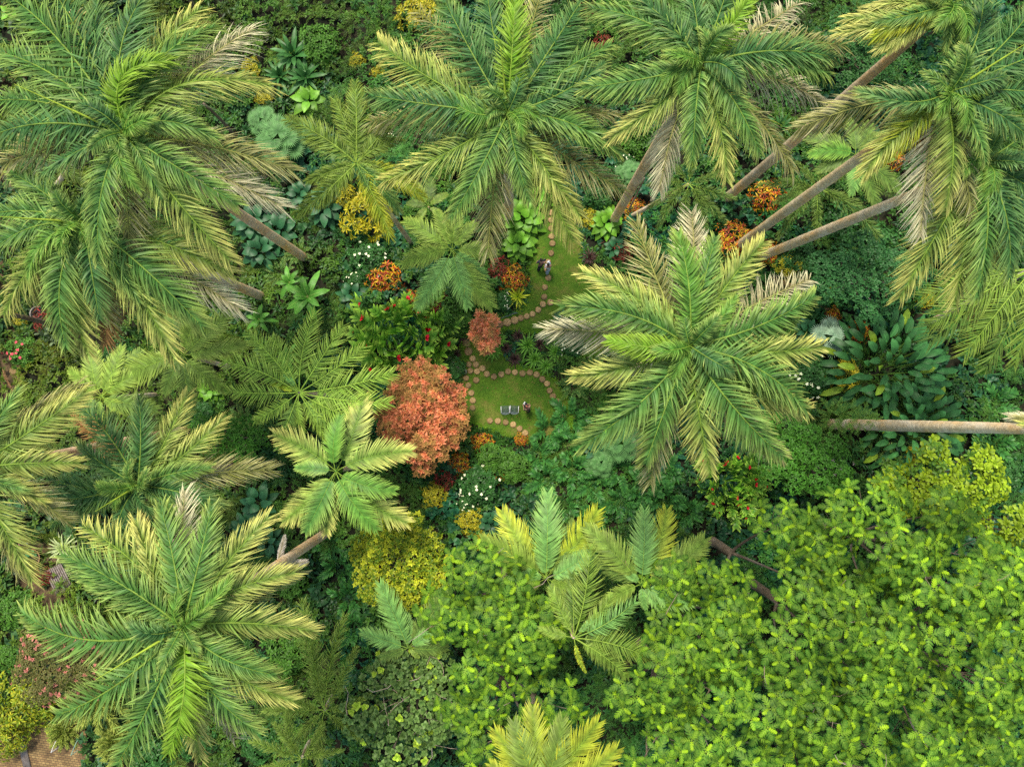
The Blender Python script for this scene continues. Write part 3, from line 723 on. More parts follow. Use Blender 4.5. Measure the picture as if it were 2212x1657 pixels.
# ------------------------------------------------------------------ understorey that nobody could count
X0, X1, Y0, Y1 = -46, 46, -36, 40
def cover(name, label, count, temps, sc0, sc1, zlo, zhi, mask, tintf, seed, mat):
    r = np.random.default_rng(seed)
    px = r.uniform(X0, X1, count); py = r.uniform(Y0, Y1, count)
    ex = np.zeros(count, bool)
    for pl in EXCL: ex |= inpoly(px, py, pl)
    ex |= inpoly(px, py, LOWPATH) & (r.random(count) < 0.75)
    ex |= inpoly(px, py, SIDEPATH) & (r.random(count) < 0.15)
    keep = ~ex & mask(px, py, r); px, py = px[keep], py[keep]; n = len(px)
    hf = noise2(px, py, 2.6, 2) * 0.6 + noise2(px, py, 1.1, 3) * 0.4
    pz = zlo + (zhi - zlo) * np.clip((hf - 0.25) * 1.8, 0, 1) * r.uniform(0.55, 1.0, n)
    for q in PLP:      # keep the filler low where a planted specimen stands
        R = float(q[3]) * mpp(0.5); a = at(float(q[1]), float(q[2]), 0.5); d = (px - a[0]) ** 2 + (py - a[1]) ** 2
        pz = np.where(d < (R * 1.05) ** 2, np.minimum(pz, 0.12 + 0.2 * r.random(n)), pz)
    for pl in (UP_LAWN, LOW_LAWN):
        d = np.full(n, 1e9)
        for a in pl[::3]: d = np.minimum(d, (px - a[0]) ** 2 + (py - a[1]) ** 2)
        pz = pz * np.clip(np.sqrt(d) / 2.2, 0.12, 1)
    dn = 0.35; sx = noise2(px + dn, py, 2.6, 2) - noise2(px - dn, py, 2.6, 2); sy = noise2(px, py + dn, 2.6, 2) - noise2(px, py - dn, 2.6, 2)
    up = nrm(np.stack([-sx * 2.5 + r.normal(0, 0.25, n), -sy * 2.5 + r.normal(0, 0.25, n), np.ones(n)], 1))
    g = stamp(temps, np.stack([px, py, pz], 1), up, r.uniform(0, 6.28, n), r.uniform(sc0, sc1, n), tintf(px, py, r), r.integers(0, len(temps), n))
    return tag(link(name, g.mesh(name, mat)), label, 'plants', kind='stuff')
def zone(px, py):  # which undergrowth grows where
    a = noise2(px, py, 7, 4) * 0.6 + noise2(px, py, 2.2, 5) * 0.4
    return a
def tint_green(px, py, r):
    n = len(px); v = 0.42 + 0.70 * noise2(px, py, 1.6, 6); h = noise2(px, py, 3.5, 7)
    left = np.clip((-px - 10) / 25, 0, 1)     # drier, browner planting on the left side of the garden
    t = np.stack([v * (0.62 + 0.5 * h + 0.6 * left), v * (1 + 0 * h), v * (1.35 - 0.5 * h - 0.3 * left)], 1)
    return t * r.uniform(0.8, 1.2, n)[:, None]
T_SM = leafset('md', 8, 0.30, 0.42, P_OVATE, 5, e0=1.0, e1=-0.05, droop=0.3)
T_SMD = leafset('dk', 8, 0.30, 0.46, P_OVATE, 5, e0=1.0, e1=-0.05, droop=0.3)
T_BIG = leafset('bl', 6, 0.55, 0.72, P_HEART, 5, e0=0.9, e1=0.0, droop=0.45, fold=0.1, inner=0.7)
T_LAN = leafset('dk', 9, 0.62, 0.2, P_LANCE, 5, e0=1.2, e1=0.3, droop=0.5)
def fern_t(kc='m', n=7, L=0.8, sp='fern'):
    g = G()
    for i in range(n):
        az = i / n * 6.283 + random.uniform(-.3, .3); l = L * random.uniform(0.75, 1.1)
        q = frond((0, 0, 0), (math.cos(az) * l, math.sin(az) * l, 0.15 * l), kc, random.uniform(-.1, .1), 0.35, sp); g.add(*q.arr())
    return g.arr()
_s = SP['fern']['nl']; SP['fern']['nl'] = 10
T_FERN = [fern_t('m') for _ in range(4)]
SP['fern']['nl'] = _s
cover('low_shrub_foliage', 'dense small leaved green undergrowth filling the beds', 50000, T_SM, 0.7, 1.5, 0.15, 2.1, lambda x, y, r: (zone(x, y) > 0.40) | (r.random(len(x)) < 0.25), tint_green, 11, LEAF)
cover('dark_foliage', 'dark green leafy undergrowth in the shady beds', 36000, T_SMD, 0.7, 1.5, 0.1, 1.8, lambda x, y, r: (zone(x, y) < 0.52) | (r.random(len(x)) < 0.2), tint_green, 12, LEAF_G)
cover('broadleaf_ground_cover', 'broad heart leaved dark ground cover under the palms', 17000, T_BIG, 0.6, 1.3, 0.2, 1.5, lambda x, y, r: zone(x, y) < 0.47, tint_green, 13, LEAF_G)
cover('lance_leaf_undergrowth', 'long leaved undergrowth between the shrubs', 12000, T_LAN, 0.8, 1.5, 0.3, 1.7, lambda x, y, r: (zone(x, y) > 0.45) & (zone(x, y) < 0.62), tint_green, 14, LEAF_G)
cover('fern_ground_cover', 'feathery green ferns spreading between the shrubs', 5000, T_FERN, 0.7, 1.4, 0.4, 1.6, lambda x, y, r: zone(x, y) > 0.50, tint_green, 15, LEAF)
# short bright grass tufts along the lawn rims
g = G(); pts = []
for pl in (UP_LAWN, LOW_LAWN):
    q = np.roll(pl, -1, 0); n = 2600
    i = rng.integers(0, len(pl), n); t = rng.random(n)[:, None]; p = pl[i] * (1 - t) + q[i] * t + rng.normal(0, 0.13, (n, 2)); pts.append(p)
p = np.concatenate(pts); n = len(p); az = rng.uniform(0, 6.28, n); d = nrm(np.stack([np.cos(az) * .6, np.sin(az) * .6, np.full(n, 0.6)], 1))
V, F, C = strips(np.column_stack([p, np.full(n, 0.01)]), d, np.tile((0, 0, -.3), (n, 1)), rng.uniform(.12, .28, n), np.full(n, 0.035), nrm(np.cross(d, (0, 0, 1.0))), P_PALM, np.tile((0.07, 0.17, 0.012), (n, 1)), np.tile((0.15, 0.30, 0.02), (n, 1)))
g.add(V, F, C); tag(link('lawn_edge_grass', g.mesh('lawn_edge_grass', LEAF)), 'short bright grass fringing the lawns', 'grass', kind='stuff')

# ------------------------------------------------------------------ broad-leaved trees
def dome(n, rx, ry, h, lump=0.25, seed=0, full=0.95):
    r = np.random.default_rng(seed); i = np.arange(n) + 0.5; rr = np.sqrt(i / n) * full; a = i * 2.39996
    x = rr * np.cos(a) + r.normal(0, 0.03, n); y = rr * np.sin(a) + r.normal(0, 0.03, n); q = np.clip(1 - x * x - y * y, 0.02, 1)
    wob = 1 + 0.16 * np.sin(3 * a + seed) + 0.10 * np.sin(5 * a + 2.3 * seed) + 0.06 * np.sin(9 * a + seed)
    x = x * wob; y = y * wob
    z = np.sqrt(q); lumps = noise2(x + seed, y, 0.35, seed % 8)
    z = z * (1 - lump / 2 + lump * lumps)
    P = np.stack([x * rx, y * ry, z * h], 1); N = nrm(np.stack([x / rx * 1.0, y / ry * 1.0, np.sqrt(q) / h * 1.4], 1))
    return P, N
def crown_tree(name, label, cat, group, cx, cy, rx, ry, z, clump_r, temps, spacing, scl, tint, depth=0.55, hvar=1.0, rt=0.25, temps2=None, p2=0.2, seed=1, twigs=0, mat=None, gap=0.0, tvar=0.2, bark=None, twl=1.6):
    r = np.random.default_rng(seed); m = mpp(z); c = at(cx, cy, z); RX, RY, CR = rx * m, ry * m, clump_r * m
    b = np.array((c[0], c[1], 0.0)); root = bpy.data.objects.new(name, None); COL.objects.link(root); root.location = b; tag(root, label, cat, group)
    cl = []; st = CR * (1.42 if twigs == 5 else 1.25)
    for iy in range(-20, 21):
        for ix in range(-20, 21):
            x = (ix + 0.5 * (iy % 2)) * st + r.normal(0, st * 0.16); y = iy * st * 0.87 + r.normal(0, st * 0.16); q = (x / RX) ** 2 + (y / RY) ** 2
            if q < 1.0 + r.uniform(-.12, .05) and r.random() > gap: cl.append((x, y, (1 - q) * depth * min(RX, RY) * 0.5 - depth * min(RX, RY) * 0.25 + r.normal(0, hvar * 0.5), CR * r.uniform(0.75, 1.2)))
    pos, nor = [], []
    for k, (x, y, dz, cr) in enumerate(cl):
        n = max(6, int((3.4 if twigs == 5 else 3.2) * cr * cr / spacing ** 2)); P, N = dome(n, cr, cr, cr * (1.0 if twigs == 5 else 0.75), 0.3, seed * 31 + k)
        P = P + np.array((x, y, dz - cr * 0.4)); pos.append(P); nor.append(N)
    pos = np.concatenate(pos) + np.array((0, 0, z)); nor = nrm(np.concatenate(nor) + r.normal(0, 0.10, (len(np.concatenate(nor)), 3)) + np.array((0, 0, 0.35))); n = len(pos)
    tn = np.array(tint)[None] * r.uniform(1 - tvar, 1 + tvar, n)[:, None]
    tn = tn * (0.8 + 0.45 * noise2(pos[:, 0] + c[0], pos[:, 1] + c[1], 2.5, 5))[:, None]
    T = list(temps) + list(temps2 or []); pk = r.integers(0, len(temps), n)
    if temps2: s2 = r.random(n) < p2 * 2 * noise2(pos[:, 0], pos[:, 1], 1.2, 6); pk[s2] = len(temps) + r.integers(0, len(temps2), s2.sum())
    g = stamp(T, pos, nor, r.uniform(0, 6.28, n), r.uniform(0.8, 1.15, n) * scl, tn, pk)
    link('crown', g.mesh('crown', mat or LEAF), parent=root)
    # trunk, limbs to every clump, bare twigs
    g = G(); fork = np.array((0, 0, z * 0.45)); V, F, C = tube([(0, 0, -0.2), (0.1, 0, z * 0.2), fork], [rt * 1.25, rt, rt * 0.85], 12); link('trunk', mesh_from('trunk', V, F, C, bark or BARK2, True), parent=root)
    for k, (x, y, dz, cr) in enumerate(cl):
        e = np.array((x, y, z + dz - cr * 0.3)); mid = fork * 0.5 + e * 0.5 + np.array((x * 0.1, y * 0.1, -0.08 * z))
        t = np.linspace(0, 1, 7)[:, None]; P = (1 - t) ** 2 * fork + 2 * t * (1 - t) * mid + t * t * e; V, F, C = tube(P, rt * np.linspace(0.4, 0.1, 7), 6); g.add(V, F, C)
        for j in range(3):
            a = r.uniform(0, 6.28); e2 = e + np.array((math.cos(a) * cr * 0.7, math.sin(a) * cr * 0.7, cr * 0.15)); V, F, C = tube([P[5], (P[5] + e2) / 2 + r.normal(0, .08, 3), e2], [rt * .12, rt * .09, rt * .05], 4); g.add(V, F, C)
    for k in range(twigs):
        x, y, dz, cr = cl[r.integers(0, len(cl))]; a = r.uniform(0, 6.28); p = np.array((x + math.cos(a) * cr * .5, y + math.sin(a) * cr * .5, z + dz + cr * 0.22)); a2 = r.uniform(0, 6.28); Q = [p]
        for j in range(4): a2 += r.normal(0, 0.35); Q.append(Q[-1] + np.array((math.cos(a2), math.sin(a2), r.uniform(-.05, .2))) * twl * 0.28)
        V, F, C = tube(Q, np.linspace(0.028, 0.012, 5), 5, (1.7, 1.7, 1.7)); g.add(V, F, C)
    link('limb', g.mesh('limb', bark or BARK2, smooth=True), parent=root)
    return root
BG = 'breadfruit trees with lobed leaves at the lower right'
bf = [("broad breadfruit tree with dense lobed leaf clusters filling the bottom right corner", 2085, 1450, 200, 215, 15.0, 3),
      ("breadfruit tree with lobed leaves between the two coconut like palms and the right corner tree", 1790, 1370, 150, 170, 14.2, 4),
      ("breadfruit tree with deep green lobed leaves directly below the yellow green round tree", 1960, 1195, 230, 110, 12.8, 5),
      ("small breadfruit tree nearest the dark pinnate shrubs, right of the two olive palms", 1650, 1235, 100, 110, 12.0, 6),
      ("breadfruit tree at the bottom edge beside the yellow palm fronds", 1465, 1530, 185, 175, 13.2, 7),
      ("breadfruit tree with several bare pale twigs at the bottom edge, right of centre", 1800, 1625, 170, 105, 14.0, 8),
      ("rounded breadfruit tree left of the slanting coconut palm, below the yellow leaved croton", 1085, 1330, 125, 150, 12.6, 9),
      ("breadfruit tree below the slanting coconut palm, left of the yellow fronds at the bottom edge", 1085, 1545, 130, 120, 12.0, 10),
      ("breadfruit tree cut off by the right edge, below the dim spoon leaved tree", 2215, 1330, 90, 110, 13.0, 14),
      ("narrow breadfruit tree in the gap between the slanting coconut palm and the larger breadfruits", 1515, 1365, 115, 120, 12.4, 12)]
for l, x, y, rx, ry, z, s in bf:
    crown_tree('breadfruit_tree', l, 'tree', BG, x, y, rx, ry, z, 66, BFR, 0.95, 0.86, (1.08, 1.02, 0.95), 0.5, 2.2, 0.3, seed=s, twigs=5, mat=LEAF_B, gap=0.08)
crown_tree('round_crowned_tree', 'yellow green round crowned tree with spoon shaped leaves at the right', 'tree', None, 2055, 1052, 125, 92, 9, 34, R_SPAT, 0.52, 1.15, (.78, .82, .8), 0.7, 0.8, 0.2, R_SPATD, 0.25, seed=21)
crown_tree('spoon_leaf_tree', 'smaller dim yellow green tree with spoon shaped leaves at the right edge beside the breadfruits', 'tree', None, 2180, 1150, 60, 60, 9.5, 34, R_SPAT, 0.52, 1.1, (.65, .7, .7), 0.6, 0.8, 0.2, R_SPATD, 0.4, seed=22)
crown_tree('golden_shrub_tree', 'small fine leaved golden green tree below the yellow tipped palm', 'tree', None, 862, 1215, 95, 98, 6, 26, R_FINE, 0.32, 1.1, (1.05, 1.05, 1.0), 0.8, 0.8, 0.15, R_FINEY, 0.28, seed=23)
crown_tree('sea_grape_tree', 'round leaved grey green tree with bare brown twigs near the bottom centre', 'tree', None, 880, 1545, 125, 115, 8, 42, R_ROUND, 0.5, 1.0, (1, 1, 1), 0.5, 1.2, 0.2, R_ROUNDY, 0.1, seed=24, twigs=14, gap=0.12)
crown_tree('sea_grape_tree', 'smaller round leaved grey green tree just above the larger one with the bare twigs', 'tree', None, 905, 1425, 75, 50, 7.5, 34, R_ROUND, 0.5, 1.0, (1, 1, 1), 0.5, .8, 0.15, R_ROUNDY, 0.1, seed=25, twigs=6, gap=0.2)
crown_tree('copperleaf_tree', 'large dome shaped coral pink copperleaf beside the lower lawn', 'tree', None, 912, 902, 92, 112, 4.2, 24, R_COP, 0.36, 1.4, (.98, .95, .92), 0.9, 0.7, 0.12, R_COPG, 0.55, seed=26, mat=LEAF_S, tvar=0.25)
crown_tree('copperleaf_tree', 'small loose coral pink copperleaf between the stepping stone paths', 'shrub', None, 1045, 716, 34, 44, 3.0, 9, R_COP, 0.36, 1.45, (1.6, 1.7, 1.7), 0.9, 0.8, 0.05, R_COPG, 0.4, seed=27, mat=LEAF_S, gap=0.45)
crown_tree('leafy_tree', 'dark green bushy tree at the upper right behind the leaning grey trunk', 'tree', None, 1880, 90, 90, 90, 5, 32, T_SMD, 0.35, 1.0, (1, 1, 1), 0.6, 0.8, 0.15, seed=28)
crown_tree('leafy_tree', 'dark blue green leafy tree right of the central big palm, above the paddle leaf clump', 'tree', None, 1880, 600, 120, 75, 4.5, 32, T_SMD, 0.35, 1.0, (.95, 1.05, 1.3), 0.6, 0.8, 0.15, seed=29)
crown_tree('leafy_tree', 'bright green small leaved tree between the big central palm and the lilac flowered bush', 'tree', None, 1690, 960, 70, 75, 5, 26, T_SM, 0.34, 1.0, (.9, 1.1, .9), 0.6, 0.8, 0.15, seed=30)
crown_tree('leafy_tree', 'green small leaved tree on the right under the tip fronds of the big central palm', 'tree', None, 1770, 1010, 75, 60, 4.5, 26, T_SM, 0.34, 1.0, (.75, .95, .8), 0.6, 0.8, 0.15, seed=31)
crown_tree('leafy_tree', 'fine leaved green bushy tree under the long fallen looking grey trunk', 'tree', None, 490, 945, 70, 60, 4.5, 24, T_SM, 0.34, 1.0, (.8, 1, .8), 0.6, 0.8, 0.15, seed=32)
crown_tree('flowering_tree', 'wide dusky bush speckled pink and green at the lower left', 'shrub', None, 128, 1440, 98, 88, 4.0, 26, leafset('br', 8, .24, .5, P_OVATE, 4, e0=1., e1=-.1) , 0.28, 1.0, (1.0, 1.05, 1), 0.6, 0.5, 0.15, [rosette(8, .22, .5, P_OVATE, [(.30, .10, .10), (.12, .10, .05)], [(.42, .14, .17)]) for _ in range(3)], 0.14, seed=33)

# ------------------------------------------------------------------ garden plants, one object each
VAR = {}
def dome_shrub(temps, n, scl, h=0.75, lump=0.8, tv_=0.28, extra=None):
    P, N = dome(n, 1, 1, h, lump, rng.integers(0, 999)); P[:, 2] += 0.15
    g = stamp(temps, P, N + rng.normal(0, .2, N.shape), rng.uniform(0, 6.28, n), rng.uniform(.8, 1.2, n) * scl, np.ones((n, 3)) * rng.uniform(1 - tv_, 1 + tv_, n)[:, None])
    fi = rng.integers(0, n, n // 4); fi = fi[noise2(P[fi, 0], P[fi, 1], .35, 3) > .42]
    if extra: g.add(*stamp(extra[0], (P + N * 0.12)[fi], N[fi] + .3, rng.uniform(0, 6, len(fi)), np.full(len(fi), extra[2]), np.ones((len(fi), 3))).arr())
    for k in range(6):
        a = k * 1.05; V, F, C = tube([(0, 0, 0), (math.cos(a) * .25, math.sin(a) * .25, h * .4), (math.cos(a) * .6, math.sin(a) * .6, h * .7)], 0.02, 5, (.12, .09, .05)); g.add(V, F, C)
    return g
def flower(c1, c2, L=.1): return [rosette(5, L, 0.75, P_ROUND, [c1], [c2], .5, .2, .1, 0.0, 1.0) for _ in range(2)]
def big_leaves(n, L, W, prof, kc, stem=0.55, h=0.7, fold=0.08, dr=.35, e0=1.1, e1=.1):
    g = G(); cA, cB = greens(kc); i = np.arange(n); u = i / n; az = i * 2.39996
    base = np.stack([np.cos(az) * stem * np.sqrt(u), np.sin(az) * stem * np.sqrt(u), h * (1 - .6 * u)], 1); el = e0 + (e1 - e0) * u - .2
    d = np.stack([np.cos(az) * np.cos(el), np.sin(az) * np.cos(el), np.sin(el) * .6], 1); wd = nrm(np.cross(d, (0, 0, 1.0) + rng.normal(0, .1, (n, 3))))
    br = rng.uniform(.75, 1.3, n)[:, None]; V, F, C = strips(base, nrm(d), np.tile((0, 0, -dr), (n, 1)), L * rng.uniform(.75, 1.15, n), L * W * rng.uniform(.85, 1.1, n), wd, prof, cA[0] * br, cB[0] * br, 1, fold); g.add(V, F, C)
    for k in range(n):
        V, F, C = tube([(base[k][0] * .2, base[k][1] * .2, 0), base[k] * (.8, .8, .8), base[k] + d[k] * .05], .012, 4, cB[0]); g.add(V, F, C)
    return g
def straps(n, L, W, cA, cB, e0=1.3, e1=.15, dr=.45, fold=.15, prof=P_LANCE):
    g = G(); V, F, C = rosette(n, L, W, prof, cA, cB, e0, e1, dr, fold, .75, .2); V[:, 2] += .12; g.add(V, F, C); V, F, C = tube([(0, 0, -.1), (0, 0, .15)], .06, 8, (.1, .08, .05)); g.add(V, F, C); return g
def canes(n, kind, sp='zig', up=.9, L=1.0, per=1):
    g = G()
    for i in range(n):
        az = i * 2.39996; u = (i + .5) / n; b = (math.cos(az) * .15, math.sin(az) * .15, 0.1); l = L * (0.55 + .45 * u); e = (math.cos(az) * l, math.sin(az) * l, up * (1 - .7 * u))
        q = frond(b, e, kind, random.uniform(-.1, .1), .35, sp); g.add(*q.arr())
    return g
def ginger():
    g = G(); n = 54; P, N = dome(n, .95, .95, .7, .3, rng.integers(99)); cA, cB = greens('md')
    for k in range(n):
        q = frond(P[k] * (.75, .75, .5), P[k] * (1.1, 1.1, 1) + N[k] * .22 + rng.normal(0, .05, 3), 'm' if k % 3 == 0 else 'g', 0, .12, 'ging'); V, F, C = q.arr(); g.add(V, F, C * (1.35, 1.45, .85))
    fl = [rosette(7, .09, .8, P_ROUND, [(.42, .01, .03)], [(.55, .02, .05)], 1.3, .6, .1)]; i = rng.integers(0, n, 22); g.add(*stamp(fl, P[i] * 1.12 + N[i] * .1, N[i], i * 1.0, np.ones(22), np.ones((22, 3))).arr()); return g
SP['ging'] = dict(nl=7, ll=0.45, w=0.2, t0=0.2, lift=0.3, lj=0.1, droop=0.3, a0=0.5, a1=1.0, sweep=0.1, rr=0.012, tip=0.8)
def banana():
    g = G(); n = 9; i = np.arange(n); az = i * 2.39996; el = 1.1 - .9 * i / n; d = np.stack([np.cos(az) * np.cos(el), np.sin(az) * np.cos(el), np.sin(el)], 1); br = rng.uniform(.85, 1.2, n)[:, None]
    V, F, C = strips(np.tile((0, 0, 1.1), (n, 1)), d, np.tile((0, 0, -.55), (n, 1)), rng.uniform(.8, 1.05, n), rng.uniform(.2, .27, n), nrm(np.cross(d, (0, 0, 1.0))), P_BAN, A([(.05, .16, .025)]) * br, A([(.10, .26, .05)]) * br, 1, .1); g.add(V, F, C)
    V, F, C = strips(np.tile((0, 0, 1.106), (n, 1)), d, np.tile((0, 0, -.55), (n, 1)), np.full(n, .95), np.full(n, .02), nrm(np.cross(d, (0, 0, 1.0))), np.array([1, 1, .8, .5, .3, .1]), A([(.2, .33, .1)]) * br, A([(.2, .33, .1)]) * br); g.add(V, F, C)
    V, F, C = tube([(0, 0, -.05), (0, 0, .6), (0, 0, 1.15)], [.1, .08, .05], 10, (.16, .2, .07)); g.add(V, F, C); return g
def paddles():
    g = G(); n = 95; i = np.arange(n); u = (i + .5) / n; az = i * 2.39996; r = np.sqrt(u) * .8; base = np.stack([np.cos(az) * r, np.sin(az) * r, .75 - .45 * u + rng.normal(0, .05, n)], 1); el = 1.0 - .75 * u
    d = np.stack([np.cos(az) * np.cos(el), np.sin(az) * np.cos(el) , np.sin(el)], 1) + rng.normal(0, .15, (n, 3)); d = nrm(d); br = rng.uniform(.7, 1.35, n)[:, None]; wd = nrm(np.cross(d, (0, 0, 1.0)))
    c1 = np.where(rng.random(n)[:, None] < .12, A([(.12, .19, .02)]), A([(.024, .085, .03)])) * br
    V, F, C = strips(base, d, np.tile((0, 0, -.5), (n, 1)), rng.uniform(.28, .42, n), rng.uniform(.09, .125, n), wd, P_BAN, c1, c1 * 1.5, 1, .12); g.add(V, F, C)
    V, F, C = strips(base + (0, 0, .004), d, np.tile((0, 0, -.5), (n, 1)), np.full(n, .3), np.full(n, .008), wd, np.ones(5), c1 * 2.2, c1 * 2.2); g.add(V, F, C)
    for k in range(0, n, 2):
        V, F, C = tube([base[k] * (.5, .5, 0), base[k] * (.85, .85, .6), base[k]], .01, 4, (.05, .1, .02)); g.add(V, F, C)
    return g
def fan_leaf(c, axis, R, cA, cB, n=30):
    az = np.linspace(-2.6, 2.6, n); a0 = math.atan2(axis[1], axis[0]); d = np.stack([np.cos(az + a0), np.sin(az + a0), np.full(n, .12)], 1); d = nrm(d)
    return strips(np.tile(c, (n, 1)), d, np.tile((0, 0, -.18), (n, 1)), R * rng.uniform(.9, 1.05, n) * (1 - .12 * np.abs(az) / 2.6), np.full(n, R * .17), nrm(np.cross(d, (0, 0, 1.0) + rng.normal(0, .12, (n, 3)))), np.array([.3, .95, 1, .5, .08]), np.tile(cA, (n, 1)), np.tile(cB, (n, 1)) * rng.uniform(.85, 1.15, n)[:, None], 1, .1)
def fans(n, cA, cB, R=.42):
    g = G()
    for i in range(n):
        az = i * 2.39996; u = (i + .5) / n; c = np.array((math.cos(az) * .62 * math.sqrt(u), math.sin(az) * .62 * math.sqrt(u), 1.0 - .5 * u)); g.add(*fan_leaf(c, c, R, A(cA), A(cB)))
        V, F, C = tube([(0, 0, .2), c * (.6, .6, .9), c], .012, 4, cB); g.add(V, F, C)
    V, F, C = tube([(0, 0, -.1), (0, 0, .4)], .08, 10, (.12, .09, .05)); g.add(V, F, C); return g
def cactus():
    g = G(); n = 70; P, N = dome(n, .9, .9, .8, .4, 5); d = nrm(N + rng.normal(0, .5, N.shape)); wd = nrm(np.cross(d, rng.normal(0, 1, d.shape))); th = np.cross(d, wd)
    for s_ in (.018, -.018):
        V, F, C = strips(P * .8 + th * s_, d, th * 0, np.full(n, .24), np.full(n, .15), wd, np.array([.4, .9, 1, .85, .4]), np.tile((.14, .2, .10), (n, 1)), np.tile((.22, .3, .16), (n, 1))); g.add(V, F, C)
    return g
def cedar():
    g = G(); n = 34
    for i in range(n):
        az = i * 2.39996; u = (i + .5) / n; l = .35 + .65 * u; e = (math.cos(az) * l, math.sin(az) * l, .95 - .55 * u); q = frond((0, 0, .1), e, 'o', random.uniform(-.2, .2), .3, 'ced'); V, F, C = q.arr(); g.add(V, F, C * (2.0, 1.7, 1.6))
    return g
SP['ced'] = dict(nl=70, ll=0.15, w=0.045, t0=0.3, lift=0.2, lj=1.2, droop=0.05, a0=0.4, a1=.9, sweep=0.2, rr=0.05, tip=0.9)
KINDS = {
 'cry': ('croton_bush', lambda: dome_shrub(R_CRY, 46, .68), LEAF_G, .9, 'shrub'), 'cro': ('croton_bush', lambda: dome_shrub(R_CRO, 34, .72), LEAF_G, .9, 'shrub'),
 'crg': ('croton_bush', lambda: dome_shrub(R_CRG, 110, .5), LEAF_G, 1.2, 'shrub'), 'red': ('cordyline', lambda: dome_shrub(R_RED, 22, 1.0), LEAF_G, .9, 'plant'), 'bsh': ('leafy_shrub', lambda: dome_shrub(T_SM, 100, .75), LEAF, .8, 'shrub'),
 'bsd': ('leafy_shrub', lambda: dome_shrub(T_SMD, 100, .75), LEAF_G, .8, 'shrub'), 'wht': ('flowering_shrub', lambda: dome_shrub(T_SMD, 100, .75, extra=(flower((.8, .8, .76), (.85, .85, .82), .075), 4, 1.0)), LEAF_G, .9, 'shrub'),
 'lil': ('flowering_shrub', lambda: dome_shrub(T_SMD, 80, .75, extra=(flower((.35, .28, .36), (.5, .42, .5), .12), 3, 1.0)), LEAF, .9, 'shrub'),
 'pnk': ('flowering_shrub', lambda: dome_shrub(T_SM, 80, .7, extra=(flower((.6, .06, .12), (.7, .1, .2), .09), 6, 1.0)), LEAF, .8, 'shrub'),
 'phi': ('philodendron', lambda: big_leaves(24, .62, .72, P_HEART, 'lt', .62, .7), LEAF_G, .7, 'plant'), 'tar': ('taro_plant', lambda: big_leaves(16, .6, .62, P_HEART, 'bl', .55, .75), LEAF_G, .8, 'plant'),
 'ant': ('anthurium', lambda: big_leaves(13, .72, .6, P_OVATE, 'lt', .25, .35, .12, .3, 1.0, .1), LEAF_G, .5, 'plant'),
 'str': ('broad_strap_plant', lambda: straps(22, 1.0, .17, [(.022, .085, .03)], [(.05, .14, .045)], 1.3, .1, .3, .15, P_BAN), LEAF_G, .6, 'plant'),
 'dra': ('dracaena', lambda: straps(30, 1.0, .12, [(.075, .20, .028)], [(.14, .30, .045)]), LEAF_G, .6, 'plant'), 'dry': ('dracaena', lambda: straps(20, 1.0, .13, [(.20, .30, .02)], [(.42, .42, .03)], 1.2, .1, .3), LEAF_G, .6, 'plant'),
 'drp': ('bromeliad', lambda: straps(34, 1.0, .10, [(.035, .02, .025)], [(.08, .035, .035)]), LEAF_G, .5, 'plant'), 'drv': ('variegated_pandanus', lambda: straps(34, 1.0, .08, [(.2, .27, .14)], [(.42, .46, .3)]), LEAF_G, .6, 'plant'),
 'gin': ('red_ginger', ginger, LEAF_G, .8, 'plant'), 'ban': ('banana_plant', banana, LEAF_G, 1.6, 'plant'), 'pad': ('heliconia_clump', paddles, LEAF_G, .9, 'plant'),
 'fan': ('fan_palm', lambda: fans(11, (.05, .14, .05), (.10, .22, .09)), LEAF, 1.5, 'palm'), 'fas': ('silver_fan_palm', lambda: fans(4, (.16, .26, .22), (.26, .36, .33), .6), LEAF, 1.2, 'palm'),
 'zig': ('jungle_palm_shrub', lambda: canes(7, 'z', 'zig', .6, 1.05), LEAF_G, 1.2, 'palm'), 'fer': ('tree_fern', lambda: canes(13, 'g', 'fern', .6), LEAF, .7, 'fern'), 'fed': ('feathery_cycad', lambda: canes(16, 'z', 'fthr', .8), LEAF, .8, 'plant'),
 'cac': ('prickly_pear', cactus, LEAF_S, .9, 'cactus'), 'ced': ('bushy_conifer', cedar, LEAF_S, 1.0, 'shrub'),
}
SP['fthr'] = dict(nl=40, ll=0.13, w=0.014, t0=0.05, lift=0.2, lj=.9, droop=0.1, a0=0.4, a1=.8, sweep=0.2, rr=0.012, tip=0.7)
def plant(k, x, y, r, label, group=None):
    nm, fn, mat, hh, cat = KINDS[k]
    if k not in VAR: VAR[k] = [fn().mesh(nm, mat) for _ in range(1 if k in ('gin', 'pad', 'ced', 'cac') else 3)]
    R = r * mpp(1.0) * 1.12; c = at(x, y, min(4.0, hh * R * 0.75))
    o = link(nm, random.choice(VAR[k]), (c[0], c[1], 0)); o.scale = (R, R * random.uniform(.9, 1.08), R * random.uniform(.9, 1.1)); o.rotation_euler = (0, 0, random.uniform(0, 6.28) if k != 'gin' else 0)
    return tag(o, label, cat, group)
GR = {'cry': 'yellow crotons', 'crg': 'yellow crotons', 'cro': 'orange and red crotons', 'zig': 'dense bed of dark pinnate palm shrubs', 'wht': 'white flowering shrubs', 'fan': 'fan palms', 'ban': 'banana plants', 'red': 'dark red cordylines', 'str': 'broad strap leaved rosettes', 'tar': 'dark taro plants', 'bsh': 'green leafy shrubs', 'bsd': 'dark leafy shrubs', 'dra': 'green dracaenas by the lawn', 'drp': 'dark purple bromeliads', 'fer': 'ferns', 'phi': 'philodendrons', 'fed': 'dark feathery plants'}

for ln in PL.split("\n"):
    k, x, y, r, lb = ln.split(" ", 4)
    plant(k, float(x), float(y), float(r), lb, GR.get(k))

